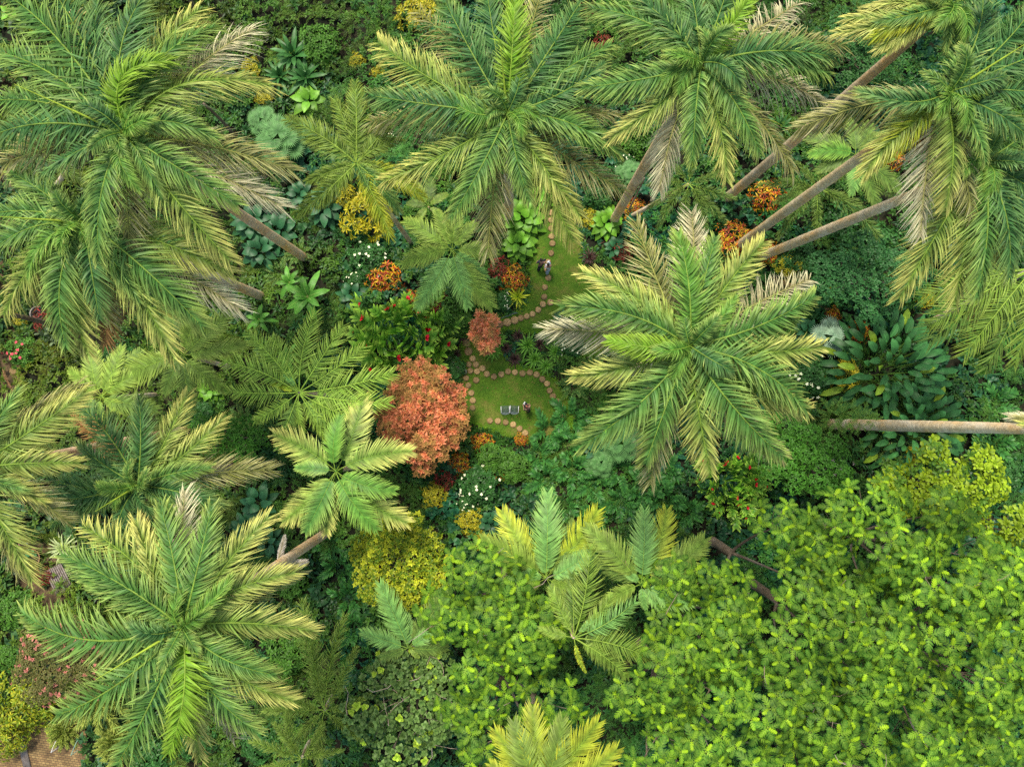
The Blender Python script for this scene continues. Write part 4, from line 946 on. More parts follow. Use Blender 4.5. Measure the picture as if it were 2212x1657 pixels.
# ------------------------------------------------------------------ palms
RG = 'tall royal palms with feathery arching fronds'
palm('royal_palm', 'royal palm at the top centre, its short trunk ending left of the stepping stones', 'palm tree', RG, (1096, 245), (1100, 474), 20.5, [
 (1500, 1560, 'y', .02, dict(drop=.35)), (1820, 1235, 'd', .05), (950, 1655, 'd', .05), (190, 790, 'd', .05), (1800, 745, 'd', -.05), (500, 75, 'd', .05), (1290, -40, 'd', 0), (1560, 70, 'b', .05),
 (240, 275, 'y', -.12), (1545, 1400, 'y', .04), (710, 1410, 'g', -.08), (280, 1170, 'y', -.12), (1215, 1300, 'g', .06, dict(w=1.2)), (1795, 985, 'g', -.12, dict(w=1.1)), (1745, 290, 'g', .0), (1700, 405, 'b', .2, dict(w=1.1)), (1560, 0, 'b', .05),
 (185, 620, 'b', -.12, dict(arch=.25)), (660, -10, 'b', -.06), (940, -60, 'b', -.02), (690, 600, 'm', -.55, dict(arch=.45, l=1.25)), (1125, -30, 'n', .02, dict(w=1.15)), (860, 1000, 'g', .1)], 2, spear=[(1030, 300)])
palm('royal_palm', 'tallest looking big palm right of the lawns with a star of wide fronds', 'palm tree', RG, (1490, 748), (1311, 824), 26, [
 (1375, 482, 'd', -.05), (1494, 458, 'w', .05), (1748, 604, 'w', -.05), (1178, 711, 'w', .06), (1405, 1046, 'd', .08), (1745, 885, 'y', .12, dict(drop=.4)), (1690, 985, 'd', .1),
 (1240, 812, 'y', -.1), (1262, 590, 'y', .12), (1650, 522, 'y', -.08), (1535, 1022, 'y', .05), (1255, 962, 'g', -.1), (1395, 1000, 'g', .05), (1212, 662, 'g', .15), (1775, 748, 'y', .1, dict(drop=.15)),
 (1688, 985, 'g', .12), (1742, 888, 'g', -.14, dict(arch=.28)), (1757, 640, 'g', .1, dict(w=1.1)), (1465, 505, 'm', .03, dict(w=1.2)), (1545, 515, 'g', -.06), (1315, 735, 'n', -.14, dict(w=1.2, arch=.35)), (1590, 640, 'm', .1, dict(l=.9))], 0, wmul=1.1)
palm('royal_palm', 'palm right of top centre whose brown trunk rises from the upper lawn rim', 'palm tree', RG, (1515, 138), (1325, 478), 26, [
 (1425, 412, 'w', .1), (1713, 368, 'd', -.1), (1782, 222, 'w', -.12), (1820, 98, 'd', -.1), (1728, 5, 'w', 0), (1320, 298, 'y', -.1), (1570, 392, 'y', -.06), (1260, 190, 'g', -.14), (1275, 18, 'g', .1), (1335, -25, 'b', .05),
 (1495, 348, 'g', .06), (1640, 330, 'g', -.05), (1790, 162, 'g', -.12), (1800, 125, 'b', -.05), (1480, -60, 'b', 0), (1580, -50, 'b', 0), (1425, 195, 'm', .25, dict(w=1.2, arch=.35)), (1625, -20, 'n', .1, dict(w=1.15))], 0, tcol=(1.15, 1.0, .85))
palm('royal_palm', 'palm at the upper right with a bleached frond crossing a leaning trunk', 'palm tree', RG, (2050, 200), (1592, 533), 27, [
 (1540, 1535, 'w', .08), (750, 835, 'd', .12), (1880, 1400, 'd', 0), (1170, 1130, 'y', .12), (1180, 1120, 'q', .05, dict(drop=.35)), (1700, 1345, 'y', -.08), (2250, 900, 'b', 0), (2350, 620, 'b', 0), (1930, -120, 'b', .1), (2260, 60, 'b', .05),
 (1140, 590, 'b', -.4, dict(arch=.35, w=1.2)), (1720, 40, 'g', .1), (1960, 1050, 'g', -.05), (2380, 330, 'b', 0), (1980, 560, 'n', .3, dict(arch=.5, l=1.3, w=1.3))], 3, fruit=(1530, 960), tcol=(1.05, 1, .85), spear=[(2260, 260)])
palm('royal_palm', 'yellowing palm at the top edge on the right, behind the bleached frond', 'palm tree', RG, (2050, 10), (1558, 438), 27.5, [
 (1060, 120, 'y', -.1), (1230, 250, 'q', .05), (1330, 330, 'y', .1), (1420, 60, 'd', 0),
 (1010, 215, 'y', -.12), (1290, -30, 'd', 0), (1180, 60, 'y', .1), (1250, 330, 'y', .05), (1700, -60, 'd', 0), (1480, -120, 'y', 0), (1700, 330, 'g', 0), (1900, 150, 'g', .1), (1250, 150, 'g', -.1)], 3, tcol=(.8, .78, .75))
palm('royal_palm', 'palm at the right edge on the lowest leaning pale trunk', 'palm tree', RG, (2125, 350), (1640, 556), 25, [
 (1560, 1520, 'w', -.06), (1890, 1560, 'd', .04), (1940, 1430, 'w', 0), (1945, 641, 'y', .06, dict(t=0)), (2062, 652, 'y', .05, dict(t=0)), (2110, 640, 'g', 0, dict(t=0)), (2212, 520, 'b', 0, dict(t=0)), (2270, 440, 'b', .05, dict(t=0)), (2250, 330, 'b', 0, dict(t=0)),
 (2180, 600, 'b', -.05, dict(t=0)), (2150, 505, 'g', .1, dict(t=0)), (2240, 250, 'g', .1, dict(t=0)), (2160, 560, 'y', .0, dict(t=0)), (2080, 420, 'b', .1, dict(t=0))], 3, tcol=(1.1, 1.08, 1.0))
palm('royal_palm', 'big palm at the upper left with a bright lime curled newest frond', 'palm tree', RG, (268, 288), (657, 557), 25, [
 (1620, 195, 'w', -.08), (1820, 1335, 'w', -.02), (1890, 1105, 'd', -.08), (850, 1700, 'd', .03), (500, 90, 'd', 0), (-80, 1110, 'd', .06), (1480, 1680, 'y', .02), (1745, 555, 'y', -.28, dict(arch=.25)), (1290, 60, 'y', -.12),
 (1390, 170, 'g', -.18, dict(w=1.1)), (1530, 1320, 'g', .02), (1050, 1290, 'g', -.14, dict(arch=.3)), (930, -30, 'b', -.1), (640, -30, 'b', -.08), (330, -80, 'b', .1), (60, -20, 'g', .12), (-60, 330, 'g', .12), (-90, 900, 'b', .1), (-60, 660, 'g', .1),
 (640, 1680, 'g', .06), (250, 1150, 'b', 0), (1400, 900, 'g', -.24, dict(arch=.32, w=1.15)), (900, 1230, 'm', .25, dict(arch=.35)), (1095, 395, 'n', -.5, dict(arch=.4, w=1.3, l=1.1))], 1, spear=[(90, 545)], tcol=(1.2, 1.0, .85))
palm('royal_palm', 'drooping palm at the left below the largest upper left crown', 'palm tree', RG, (178, 478), (567, 641), 23, [
 (73, 645, 'd', .1), (228, 745, 'x', -.05, dict(drop=.45)), (517, 668, 'w', -.05), (240, 700, 'd', .06), (8, 680, 'y', .1), (-30, 560, 'g', .15), (-40, 470, 'g', .1), (143, 750, 'g', .12), (375, 773, 'y', -.12), (437, 706, 'g', -.1), (495, 588, 'y', -.08), (190, 765, 'y', .15),
 (60, 600, 'm', .2, dict(l=1.1)), (35, 425, 'b', .1), (20, 370, 'g', .05), (110, 660, 'g', .1), (215, 690, 'b', -.1), (300, 650, 'g', -.1), (330, 560, 'b', -.1), (200, 610, 'g', -.2, dict(arch=.35))], 0, spear=[(-10, 468)], tcol=(1.05, 1, .95))
palm('royal_palm', 'palm centred beyond the left edge with yellow striped fronds reaching in', 'palm tree', RG, (-75, 1015), (400, 930), 22, [
 (183, 848, 'y', .08), (170, 830, 'd', -.04, dict(drop=.5)), (168, 1000, 'y', -.06), (145, 1125, 'd', -.12), (95, 1085, 'y', -.1), (70, 1255, 'y', -.1), (40, 1245, 'd', -.1), (40, 840, 'g', .1), (20, 905, 'y', 0), (-60, 800, 'g', 0), (-40, 1260, 'y', 0), (60, 1060, 'g', 0)], 0, tcol=(1.1, .95, .9))
palm('royal_palm', 'blue green palm at the left between the two olive palms and the lower left palm', 'palm tree', RG, (296, 1048), (500, 1010), 17, [
 (585, 1015, 'd', -.06), (160, 905, 'x', .05), (455, 1010, 'g', -.08), (480, 905, 'y', .12), (405, 850, 'y', .1), (300, 855, 'b', .15), (165, 870, 'b', .2), (105, 1035, 'b', -.1), (80, 1085, 'b', -.06), (170, 960, 'b', 0), (110, 1140, 'g', .1), (390, 1110, 'g', -.1), (250, 1170, 'b', .1), (300, 900, 'g', .1), (480, 1090, 'b', -.1), (255, 1075, 'n', .3, dict(l=1.3))], 0, spear=[(205, 1105)])
palm('royal_palm', 'big palm at the lower left, its pale trunk showing upper right of the crown', 'palm tree', RG, (394, 1355), (712, 1146), 25, [
 (1195, -120, 'w', -.05), (1520, 1482, 'w', .02), (1290, 1595, 'y', -.04), (1940, 385, 'd', -.05), (540, 100, 'y', .18), (400, 280, 'g', .15), (880, 60, 'y', 0), (365, 1320, 'g', -.12), (1655, 1425, 'g', .1), (750, 1650, 'g', -.1),
 (1885, 1225, 'y', .12), (2020, 775, 'y', -.12), (1905, 400, 'y', -.2, dict(arch=.2)), (1730, 45, 'y', -.05), (1370, -30, 'g', .08), (1040, -30, 'g', .14, dict(w=1.15)), (520, 430, 'g', .12), (155, 660, 'g', -.16, dict(arch=.25, w=1.15)), (620, 1120, 'g', 0), (1780, 1060, 'g', .1),
 (1090, 1560, 'n', -.26, dict(arch=.28, w=1.2)), (1500, 430, 'm', .1, dict(w=1.2, arch=.3)), (1180, 860, 'm', .3, dict(l=1.5))], 7, spear=[(620, 1090)], tcol=(1.1, 1, .9))
palm('palm_tree', 'bright green palm with yellow leaf tips left of the coral tree', 'palm tree', None, (724, 1018), (800, 1000), 12, [
 (785, 857, 'y', .1), (592, 938, 'y', .1), (888, 975, 'y', -.14), (877, 1128, 'y', .12), (812, 1142, 'm', .05), (705, 1152, 'y', .05), (612, 1125, 'y', -.1), (735, 900, 'm', -.1), (660, 1148, 'g', -.05), (850, 1060, 'm', .1), (640, 1010, 'g', .05)], 0, 'flat', lum=1.2, rtrunk=.16, wmul=1.25, lmul=1.0)
palm('palm_tree', 'small olive green palm left of the central top palm, on a thin leaning stem', 'palm tree', None, (769, 352), (890, 528), 17, [
 (767, 180, 'o', .06), (722, 215, 'o', .08), (618, 258, 'o', .06), (660, 300, 'g', 0), (662, 392, 'o', -.05), (638, 466, 'o', -.12), (700, 440, 'o', .0), (842, 512, 'q', -.06), (862, 458, 'g', -.08), (912, 425, 'q', -.12), (866, 300, 'o', -.05), (850, 255, 'o', .1), (800, 420, 'g', -.05), (690, 300, 'g', .1), (830, 360, 'o', 0)], 0, 'royal', rtrunk=.13, wmul=.8, tcol=(.85, .85, .8))
palm('palm_tree', 'broad fronded olive palm left of the upper lawn', 'palm tree', None, (977, 540), (998, 620), 7.5, [
 (944, 458, 'o', .05), (1028, 482, 'o', -.05), (876, 478, 'o', .05), (870, 572, 'o', .06), (903, 664, 's', -.08), (1062, 662, 'o', .08), (1010, 662, 's', .02), (1072, 545, 'o', 0), (985, 450, 'o', 0), (1050, 600, 's', .05), (905, 520, 'o', .1)], 0, 'flat', lum=1.5, rtrunk=.12, wmul=1.35)
palm('palm_tree', 'small dim olive palm just above the broad fronded olive palm', 'palm tree', None, (925, 445), (935, 455), 4.5, [(895, 395, 'o'), (930, 385, 'k'), (965, 420, 'o'), (880, 440, 'k'), (900, 480, 'o'), (960, 475, 'o')], 0, 'flat', rtrunk=.08, shaft=False)
palm('palm_tree', 'light olive palm with broad flat fronds at the left, the right one of a pair', 'palm tree', None, (394, 768), (505, 795), 9.5, [
 (498, 675, 'o', .06), (528, 745, 'o', .04), (483, 842, 'o', .04), (412, 886, 'k', -.05), (292, 795, 'o', -.05), (250, 835, 'o', .08), (432, 660, 'o', .05), (370, 670, 'k', 0), (330, 690, 'k', .05), (355, 850, 'k', 0), (460, 700, 'k', 0)], 0, 'flat', lum=1.3, rtrunk=.13, wmul=1.35)
palm('palm_tree', 'light olive palm with broad flat fronds at the left, the left one of a pair', 'palm tree', None, (217, 857), (340, 852), 9.5, [
 (200, 748, 'o', -.05), (262, 752, 'o', .1), (150, 800, 'o', .05), (130, 880, 'o', .05), (212, 930, 'o', 0), (285, 890, 'o', .05), (338, 885, 'k', 0), (320, 800, 'o', -.05), (165, 920, 'k', 0), (300, 760, 'k', .1)], 0, 'flat', lum=1.5, rtrunk=.12, wmul=1.35)
palm('coconut_palm', 'coconut palm in the left centre, above the yellow tipped palm', 'palm tree', 'coconut palms', (645, 848), (722, 858), 11, [
 (482, 782, 'o', .12), (492, 845, 'o', -.05), (588, 730, 'o', .1), (680, 676, 'o', -.05), (740, 705, 'o', .05), (845, 808, 'o', .08), (838, 870, 'o', .06), (792, 915, 'o', .05), (705, 948, 'o', -.05), (550, 908, 'o', -.1), (600, 970, 'k', -.05), (535, 720, 'o', .1), (785, 750, 'o', .08), (655, 930, 'o', .1), (588, 830, 'q', .05, dict(w=2, l=.7)), (600, 790, 's', .1, dict(w=1.5, l=.7)), (740, 945, 'k', 0), (560, 760, 'k', 0)], 0, 'coco', lum=2.1, rtrunk=.17, shaft=False, wmul=1.15)
palm('coconut_palm', 'slanting coconut palm rising among the breadfruit trees', 'palm tree', 'coconut palms', (1240, 1378), (1212, 1262), 15, [
 (1190, 1272, 'o', 0), (1275, 1182, 'o', .05), (1322, 1285, 'o', .1), (1372, 1300, 's', .05), (1410, 1425, 'o', -.15), (1358, 1462, 'o', -.1), (1265, 1452, 'q', .1, dict(w=1.6, l=.5)), (1165, 1358, 'o', 0), (1305, 1320, 's', -.1, dict(w=1.6, l=.6)), (1210, 1300, 'o', 0), (1330, 1440, 'o', -.05), (1235, 1240, 'k', 0), (1340, 1380, 'k', 0)], 0, 'coco', lum=1.2, rtrunk=.17, shaft=False, wmul=1.1)
palm('palm_tree', 'olive palm below the dark palm shrub bed, its fronds fanned upward', 'palm tree', None, (1180, 1250), (1166, 1180), 11, [
 (1085, 1105, 'q', -.06), (1183, 1068, 's', 0), (1290, 1103, 'q', .06), (1042, 1165, 'o', .08), (1110, 1230, 's', .0), (1275, 1190, 's', .08), (1205, 1140, 'o', 0), (1240, 1130, 'k', .05), (1100, 1290, 'o', .05), (1170, 1160, 's', -.05), (1260, 1270, 'o', .1), (1225, 1320, 'k', 0)], 0, 'flat', lum=1.3, rtrunk=.13, wmul=1.35)
palm('palm_tree', 'olive palm right of the fanned one with a bright yellow new leaf in its middle', 'palm tree', None, (1385, 1262), (1335, 1195), 11.5, [
 (1392, 1105, 's', 0), (1440, 1105, 'q', .08), (1268, 1140, 'o', .06), (1522, 1165, 'o', .08), (1502, 1300, 's', .1), (1342, 1218, 's', -.05), (1395, 1315, 's', .05), (1300, 1305, 'o', .1), (1500, 1220, 'o', .05), (1290, 1210, 'k', .05), (1422, 1256, 'q', .05, dict(l=.5)), (1440, 1320, 's', 0)], 0, 'flat', lum=1.3, rtrunk=.13, wmul=1.35)
palm('palm_tree', 'yellow olive palm mostly beyond the bottom edge, left of centre of the breadfruits', 'palm tree', None, (1165, 1730), (1150, 1500), 16, [
 (1150, 1528, 'q', 0), (1072, 1580, 'q', .05), (1290, 1562, 'q', -.05), (1215, 1555, 'o', .03), (1330, 1620, 'q', .05), (1060, 1650, 'q', 0), (1240, 1600, 'q', 0), (1110, 1560, 'o', 0)], 0, 'flat', rtrunk=.15, wmul=1.2)
palm('palm_tree', 'small grey green palm behind the round leaved grey green tree', 'palm tree', None, (882, 1400), (880, 1390), 8.5, [
 (822, 1262, 's', .06), (782, 1365, 's', .06), (955, 1350, 's', -.05), (962, 1275, 'k', .04), (880, 1330, 's', 0), (905, 1420, 'o', 0), (820, 1420, 'k', 0), (965, 1400, 'k', 0)], 0, 'flat', lum=1.3, rtrunk=.12, wmul=1.3)
FG = 'foxtail palms with bottlebrush fronds'
def fox(label, c, b, z, tips, k='k'): palm('foxtail_palm', label, 'palm tree', FG, c, b, z, [(x, y, k, bd) for x, y, bd in tips], 0, 'fox', lum=1.25, rtrunk=.12, shaft=False, wmul=1.1)
fox('foxtail palm right of the lower left palm, bottlebrush fronds around a dark gap', (700, 1535), (720, 1500), 8, [(680, 1400, -.1), (652, 1300, .05), (770, 1400, .05), (745, 1330, -.05), (570, 1535, .08), (610, 1490, -.05), (800, 1500, .1), (690, 1660, .05), (630, 1620, .1), (780, 1600, -.1)], 'o')
fox('second foxtail palm at the bottom edge right of the lower left palm', (650, 1640), (670, 1600), 8.5, [(540, 1600, .1), (560, 1660, 0), (700, 1560, .1), (740, 1620, -.1), (620, 1530, -.1), (640, 1700, 0), (590, 1560, .1)], 'o')
fox('dim foxtail palm between the top right crowns and the big central palm', (1488, 396), (1358, 470), 11, [(1525, 495, -.1), (1570, 480, .1), (1420, 495, .15), (1398, 400, .05), (1440, 345, 0), (1560, 370, .1), (1500, 320, 0), (1590, 430, .1), (1465, 505, 0), (1400, 450, 0)])
fox('foxtail palm crossed by the two lowest leaning trunks', (1765, 405), (1690, 470), 9, [(1708, 397, -.1), (1640, 400, .05), (1672, 440, .1), (1680, 515, .1), (1765, 520, .05), (1860, 440, .1), (1850, 370, -.1), (1900, 515, -.05), (1780, 330, .05), (1720, 350, 0)])
palm('palm_tree', 'dim olive palm in the shade below the bleached frond on the right', 'palm tree', None, (1850, 335), (1800, 400), 9.5, [
 (1835, 260, 'k', 0), (1880, 265, 'k', .05), (1745, 300, 'k', .05), (1752, 333, 'm', .1), (1930, 340, 's', .05), (1940, 410, 'k', .05), (1840, 420, 's', 0), (1765, 370, 'k', 0), (1905, 290, 'k', 0), (1890, 440, 'k', .0)], 0, 'flat', lum=1.3, rtrunk=.12, wmul=1.3)
palm('coconut_palm', 'dim olive coconut palm at the right edge under the hanging royal palm fronds', 'palm tree', 'coconut palms', (2235, 580), (2000, 700), 13, [
 (2000, 640, 'o', .05), (2005, 705, 'o', .08), (2010, 735, 'k', .1), (2085, 765, 'o', .1), (2130, 795, 'k', .05), (2190, 790, 'o', 0), (2100, 690, 'x', .1), (2060, 600, 'k', 0), (2240, 740, 'o', 0), (2150, 720, 'k', .05)], 0, 'coco', lum=1.3, rtrunk=.17, shaft=False, wmul=1.2)
palm('royal_palm', 'palm cut off by the right edge, showing its long level grey trunk', 'palm tree', RG, (2350, 928), (1792, 916), 25, [(2195, 905, 'd', .1), (2205, 915, 'y', 0), (2180, 900, 'w', .05), (2300, 800, 'g', 0), (2290, 1050, 'g', 0)], 0, tcol=(1.15, 1.15, 1.1), rtrunk=.30)
palm('palm_tree', 'dark palm at the top left corner behind the largest crown', 'palm tree', None, (95, 330), (120, 400), 16, [(20, 200, 'b'), (-20, 300, 'k'), (60, 180, 'b'), (150, 200, 'k'), (10, 400, 'b'), (190, 400, 'k'), (100, 460, 'b')], 0, 'royal', rtrunk=.14)

# ------------------------------------------------------------------ bare stems and fallen fronds
def stem(label, p0, z0, p1, z1, r, col=(1, 1, 1), name='slender_trunk', cat='trunk', mat=None):
    a, b = at(*p0, z0), at(*p1, z1); t = np.linspace(0, 1, 12)[:, None]; P = a * (1 - t) + b * t + np.sin(t * 3.14) * np.array((.05, .08, 0)); V, F, C = tube(P - a, r * np.linspace(1.1, .75, 12), 10, col)
    return tag(link(name, mesh_from(name, V, F, C, mat or BARK2, True), a), label, cat)
stem('slender grey stem in the gap right of the upper left crown', (510, 298), 0, (440, 225), 6, .12)
stem('thin leaning brown stem crossing the bed at the left edge', (136, 708), 0, (-20, 672), 9, .17, (1.0, .85, .8))
stem('short piece of grey trunk at the top edge right of the upper left crown', (425, 30), 0, (395, -20), 4, .16)
stem('short brown stem at the left edge beside the upper path', (45, 225), 0, (-10, 190), 5, .17)
stem('thin upright stem beside the base of the centre right trunk', (1352, 467), 0, (1392, 385), 5, .07)
def dead_frond(label, p0, p1, z=1.4):
    a, b = at(*p0, z), at(*p1, z * .6); g = frond(a, b, 'x', .05, .02, 'royal', 0, .8, .5); return tag(link('fallen_frond', g.mesh('fallen_frond', LEAF_S, a), a), label, 'dead frond', 'fallen dead palm fronds')
dead_frond('brown fallen palm frond right of the big central palm, nearest its top right frond', (1700, 615), (1790, 668))
dead_frond('shorter brown fallen frond above and left of the longer one on the right', (1665, 600), (1740, 625))
dead_frond('dry brown fallen frond hanging by the broken trunk at the lower left', (560, 1240), (650, 1225), 2.5)
dead_frond('fallen frond at the left edge above the yellow striped fronds', (5, 795), (28, 845), 1.2)
for lb, p0, p1, z in (('grey frayed leaf sheath standing up on the lower left trunk', (600, 1212), (614, 1158), 11), ('grey frayed leaf sheath trailing right along the lower left trunk', (598, 1222), (662, 1212), 10)):
    a, b = at(*p0, z), at(*p1, z - .4); g = frond(a, b, 'w', .05, .1, 'royal', 0, 1.2, .9); tag(link('fallen_frond', g.mesh('fallen_frond', LEAF_S, a), a), lb, 'dead frond', 'fallen dead palm fronds')
for lb, x, y, z, R in (('leafy green fern growing on the horizontal grey trunk, right one', 1858, 905, 5.6, 1.3), ('leafy green fern growing on the horizontal grey trunk, left one', 1800, 903, 2.4, 1.7), ('leafy green fern growing on the horizontal grey trunk, middle one', 1828, 903, 4.0, 1.6), ('small yellow green fern at the right end of the ferns on the grey trunk', 1884, 908, 7.3, .8)):
    c = at(x, y, z); k = 'fer'
    o = link('epiphytic_fern', canes(15, 'm' if R > .7 else 'q', 'fern', .5).mesh('epiphytic_fern', LEAF), c); o.scale = (R, R, R); tag(o, lb, 'fern', 'ferns on the grey trunk')
n = 260; fp = []
for pl, q in ((UP_LAWN, 120), (LOW_LAWN, 140)):
    mn, mx_ = pl.min(0), pl.max(0); pp = rng.uniform(mn, mx_, (q * 3, 2)); fp.append(pp[inpoly(pp[:, 0], pp[:, 1], pl)][:q])
fp = np.concatenate(fp); n = len(fp); az = rng.uniform(0, 6.28, n); d = np.stack([np.cos(az), np.sin(az), az * 0 + .1], 1); g = G()
V, F, C = strips(np.column_stack([fp, np.full(n, .03)]), d, np.tile((0, 0, .05), (n, 1)), rng.uniform(.06, .17, n), rng.uniform(.03, .07, n), nrm(np.cross(d, (0, 0, 1.0))), P_OVATE, np.tile((.25, .17, .05), (n, 1)) * rng.uniform(.5, 1.4, n)[:, None], np.tile((.3, .22, .07), (n, 1)))
g.add(V, F, C); tag(link('fallen_leaves', g.mesh('fallen_leaves', LEAF_S)), 'small dry leaves scattered over the lawns', 'leaves', kind='stuff')
# ------------------------------------------------------------------ stepping stones
STONE = rock_mat("stepping_stone", [(0.28, 0.18, 0.085), (0.42, 0.28, 0.12), (0.52, 0.37, 0.17)], 2.2, 0.9, 0.15)
STONE2 = rock_mat("grey_stepping_stone", [(0.36, 0.30, 0.20), (0.48, 0.42, 0.30), (0.56, 0.50, 0.38)], 2.2, 0.9, 0.3)
def stone_mesh(m, k):
    r = np.random.default_rng(k); V, F, C = lathe([(1.0, 0.0), (1.0, .045), (.97, .065), (.6, .07), (.001, .07)], 28)
    a = np.arctan2(V[:, 1], V[:, 0]); V[:, :2] *= (1 + .025 * np.sin(a * 3 + k) + .015 * np.sin(a * 5 + 2 * k))[:, None]
    return mesh_from('stepping_stone', V, F, C, m, False)
SM = [stone_mesh(STONE, 1), stone_mesh(STONE, 2), stone_mesh(STONE, 3), stone_mesh(STONE2, 4)]
ORD = 'first second third fourth fifth sixth seventh eighth ninth tenth eleventh twelfth thirteenth'.split()
def stones(tile, pts, label, group, r=.235, big=(), grey=()):
    for i, (x, y) in enumerate(pts):
        vx, vy = (944.6 + x * .1947, 633.6 + y * .1947) if tile == 'z' else tv(tile, x, y); c = at(vx, vy, .03)
        o = link('stepping_stone', SM[3] if i in grey else SM[i % 3], (c[0], c[1], .014 if i % 2 else .016)); q = r * (1.28 if i in big else random.uniform(.95, 1.04)); o.scale = (q, q, 1); o.rotation_euler = (0, 0, random.uniform(0, 6)); tag(o, ORD[i] + ' ' + label, 'stepping stone', group)
stones(2, [(1330, 1258), (1340, 1313), (1357, 1378), (1357, 1426), (1358, 1480), (1361, 1532), (1366, 1577), (1357, 1640)], 'stone from the top in the straight row above the two walkers', 'stones in the row at the top of the upper lawn')
stones(5, [(1338, 40), (1333, 88), (1340, 143), (1317, 204), (1313, 266)], 'stone from the top in the short row beside and below the two walkers', 'stones in the row beside the walkers')
stones('z', [(1255, 104), (1343, 108), (1438, 128), (1525, 150)], 'stone from the left in the short branch towards the big palm', 'stones of the side branch on the upper lawn')
stones('z', [(1172, 124), (1119, 186), (1057, 232), (992, 258), (926, 277), (857, 300), (775, 325), (690, 345), (620, 380)], 'stone from the top of the diagonal row along the upper lawn', 'stones in the diagonal row', big=(5, 6, 7, 8))
stones('z', [(325, 552), (345, 648)], 'from the top of two larger dark stones beside the small coral copperleaf', 'larger stones left of the small copperleaf', big=(0, 1))
stones('z', [(392, 727), (350, 792), (428, 792), (367, 862), (440, 868), (500, 834), (550, 896), (628, 925), (432, 965)], 'stone, counted along, of the stone cluster where the paths meet', 'stones where the paths meet')
stones('z', [(710, 900), (786, 870), (862, 878), (946, 890), (1027, 880), (1101, 903), (1166, 953), (1218, 1005), (1247, 1080), (1283, 1145), (1335, 1205), (1377, 1275), (1393, 1352)], 'stone from the left on the curve round the lower lawn', 'stones curving round the lower lawn')
stones('z', [(585, 1415), (672, 1418), (759, 1433), (842, 1456), (914, 1502), (975, 1550)], 'stone from the left in the row below the two chairs', 'stones below the chairs')
stones('z', [(293, 866), (229, 840), (171, 792), (130, 735)], 'pale stone from the right in the row leading to the soil path', 'pale stones towards the soil path', grey=(0, 1, 2, 3))
stones('z', [(319, 943), (344, 1022), (377, 1108), (393, 1190), (391, 1273)], 'stone from the top in the row beside the coral tree', 'stones beside the coral tree')
stones(1, [(15, 350), (22, 405), (12, 455)], 'big round stone from the top on the upper left soil path', 'stones on the upper left path', r=.34)
stones(4, [(120, 610), (90, 740)], 'round stone from the top on the dark path at the left edge', 'stones on the left path', r=.34)

# ------------------------------------------------------------------ chairs
WHITE = plain_mat("white_metal", (0.75, 0.75, 0.76), .4); GREYM = plain_mat("grey_mesh", (0.16, 0.20, 0.24), .45, .3)
def chair(label, x, y, rz):
    c = at(x, y, .45); root = bpy.data.objects.new('garden_chair', None); COL.objects.link(root); root.location = (c[0], c[1], .012); root.rotation_euler = (0, 0, rz); root.scale = (.88, .88, .95); tag(root, label, 'chair', 'metal mesh armchairs on the lower lawn')
    def part(n, g, m): return link(n, g.mesh(n, m), parent=root)
    w_, d_ = .34, .26
    g = G()
    for i in range(10):
        u = -w_ + 2 * w_ * i / 9; g.add(*tube([(u, -d_, .42), (u, 0, .40), (u, d_, .43)], .011, 5))
    for i in range(8):
        v = -d_ + 2 * d_ * i / 7; g.add(*tube([(-w_, v, .43), (0, v, .425), (w_, v, .43)], .011, 5))
    part('seat', g, GREYM)
    g = G()
    for i in range(10):
        u = -w_ + 2 * w_ * i / 9; q = -.1 * (1 - (u / w_) ** 2); g.add(*tube([(u, -d_, .43), (u, -d_ + q * .6 - .04, .65), (u, -d_ + q - .09, .84)], .01, 5))
    for z in (.52, .62, .72, .84):
        q = (z - .43) / .41; g.add(*tube([(u, -d_ - .09 * q - .1 * q * (1 - (u / w_) ** 2), z) for u in np.linspace(-w_, w_, 9)], .012 if z < .8 else .018, 6))
    part('backrest', g, GREYM)
    for s in (-1, 1):
        g = G(); g.add(*tube([(s * w_, -d_ - .03, .66), (s * (w_ + .01), 0, .68), (s * w_, d_ * .9, .66), (s * w_, d_, .6)], .022, 8)); g.add(*box((s * (w_ + .005), 0.02, .69), (.055, .42, .015))); part('armrest', g, WHITE)
        for f in (-1, 1):
            g = G(); g.add(*tube([(s * w_, f * d_, .64 if f > 0 else .45), (s * w_, f * d_, .3), (s * (w_ + .02), f * (d_ + .03), 0)], .017, 7)); part('leg', g, WHITE)
chair('left one of the two white metal mesh chairs on the lower lawn', 1091.5, 884, .03)
chair('right one of the two white metal mesh chairs on the lower lawn, nearer the visitor', 1111, 883.5, -.06)

# ------------------------------------------------------------------ people
SKIN = plain_mat("skin", (0.42, 0.22, 0.15), .6); BLACK = plain_mat("black_cloth", (0.015, 0.016, 0.025), .8); NAVY = plain_mat("navy_cloth", (0.03, 0.035, 0.06), .8); WCLOTH = plain_mat("white_cloth", (0.72, 0.74, 0.78), .8)
BLUE = plain_mat("light_blue_cloth", (0.40, 0.50, 0.60), .8); HAIRD = plain_mat("dark_hair", (0.02, 0.014, 0.01), .6); HAIRG = plain_mat("auburn_hair", (0.30, 0.10, 0.06), .6); PAPER = plain_mat("paper", (0.8, 0.8, 0.78), .7); MAG = plain_mat("magenta_cloth", (0.45, 0.06, 0.22), .8); PATT = rock_mat("patterned_cloth", [(0.05, 0.04, 0.12), (0.6, 0.5, 0.6), (0.55, 0.25, 0.2), (0.3, 0.4, 0.6)], 9, .8, .1); JEANS = plain_mat("jeans", (0.14, 0.2, 0.34), .8)
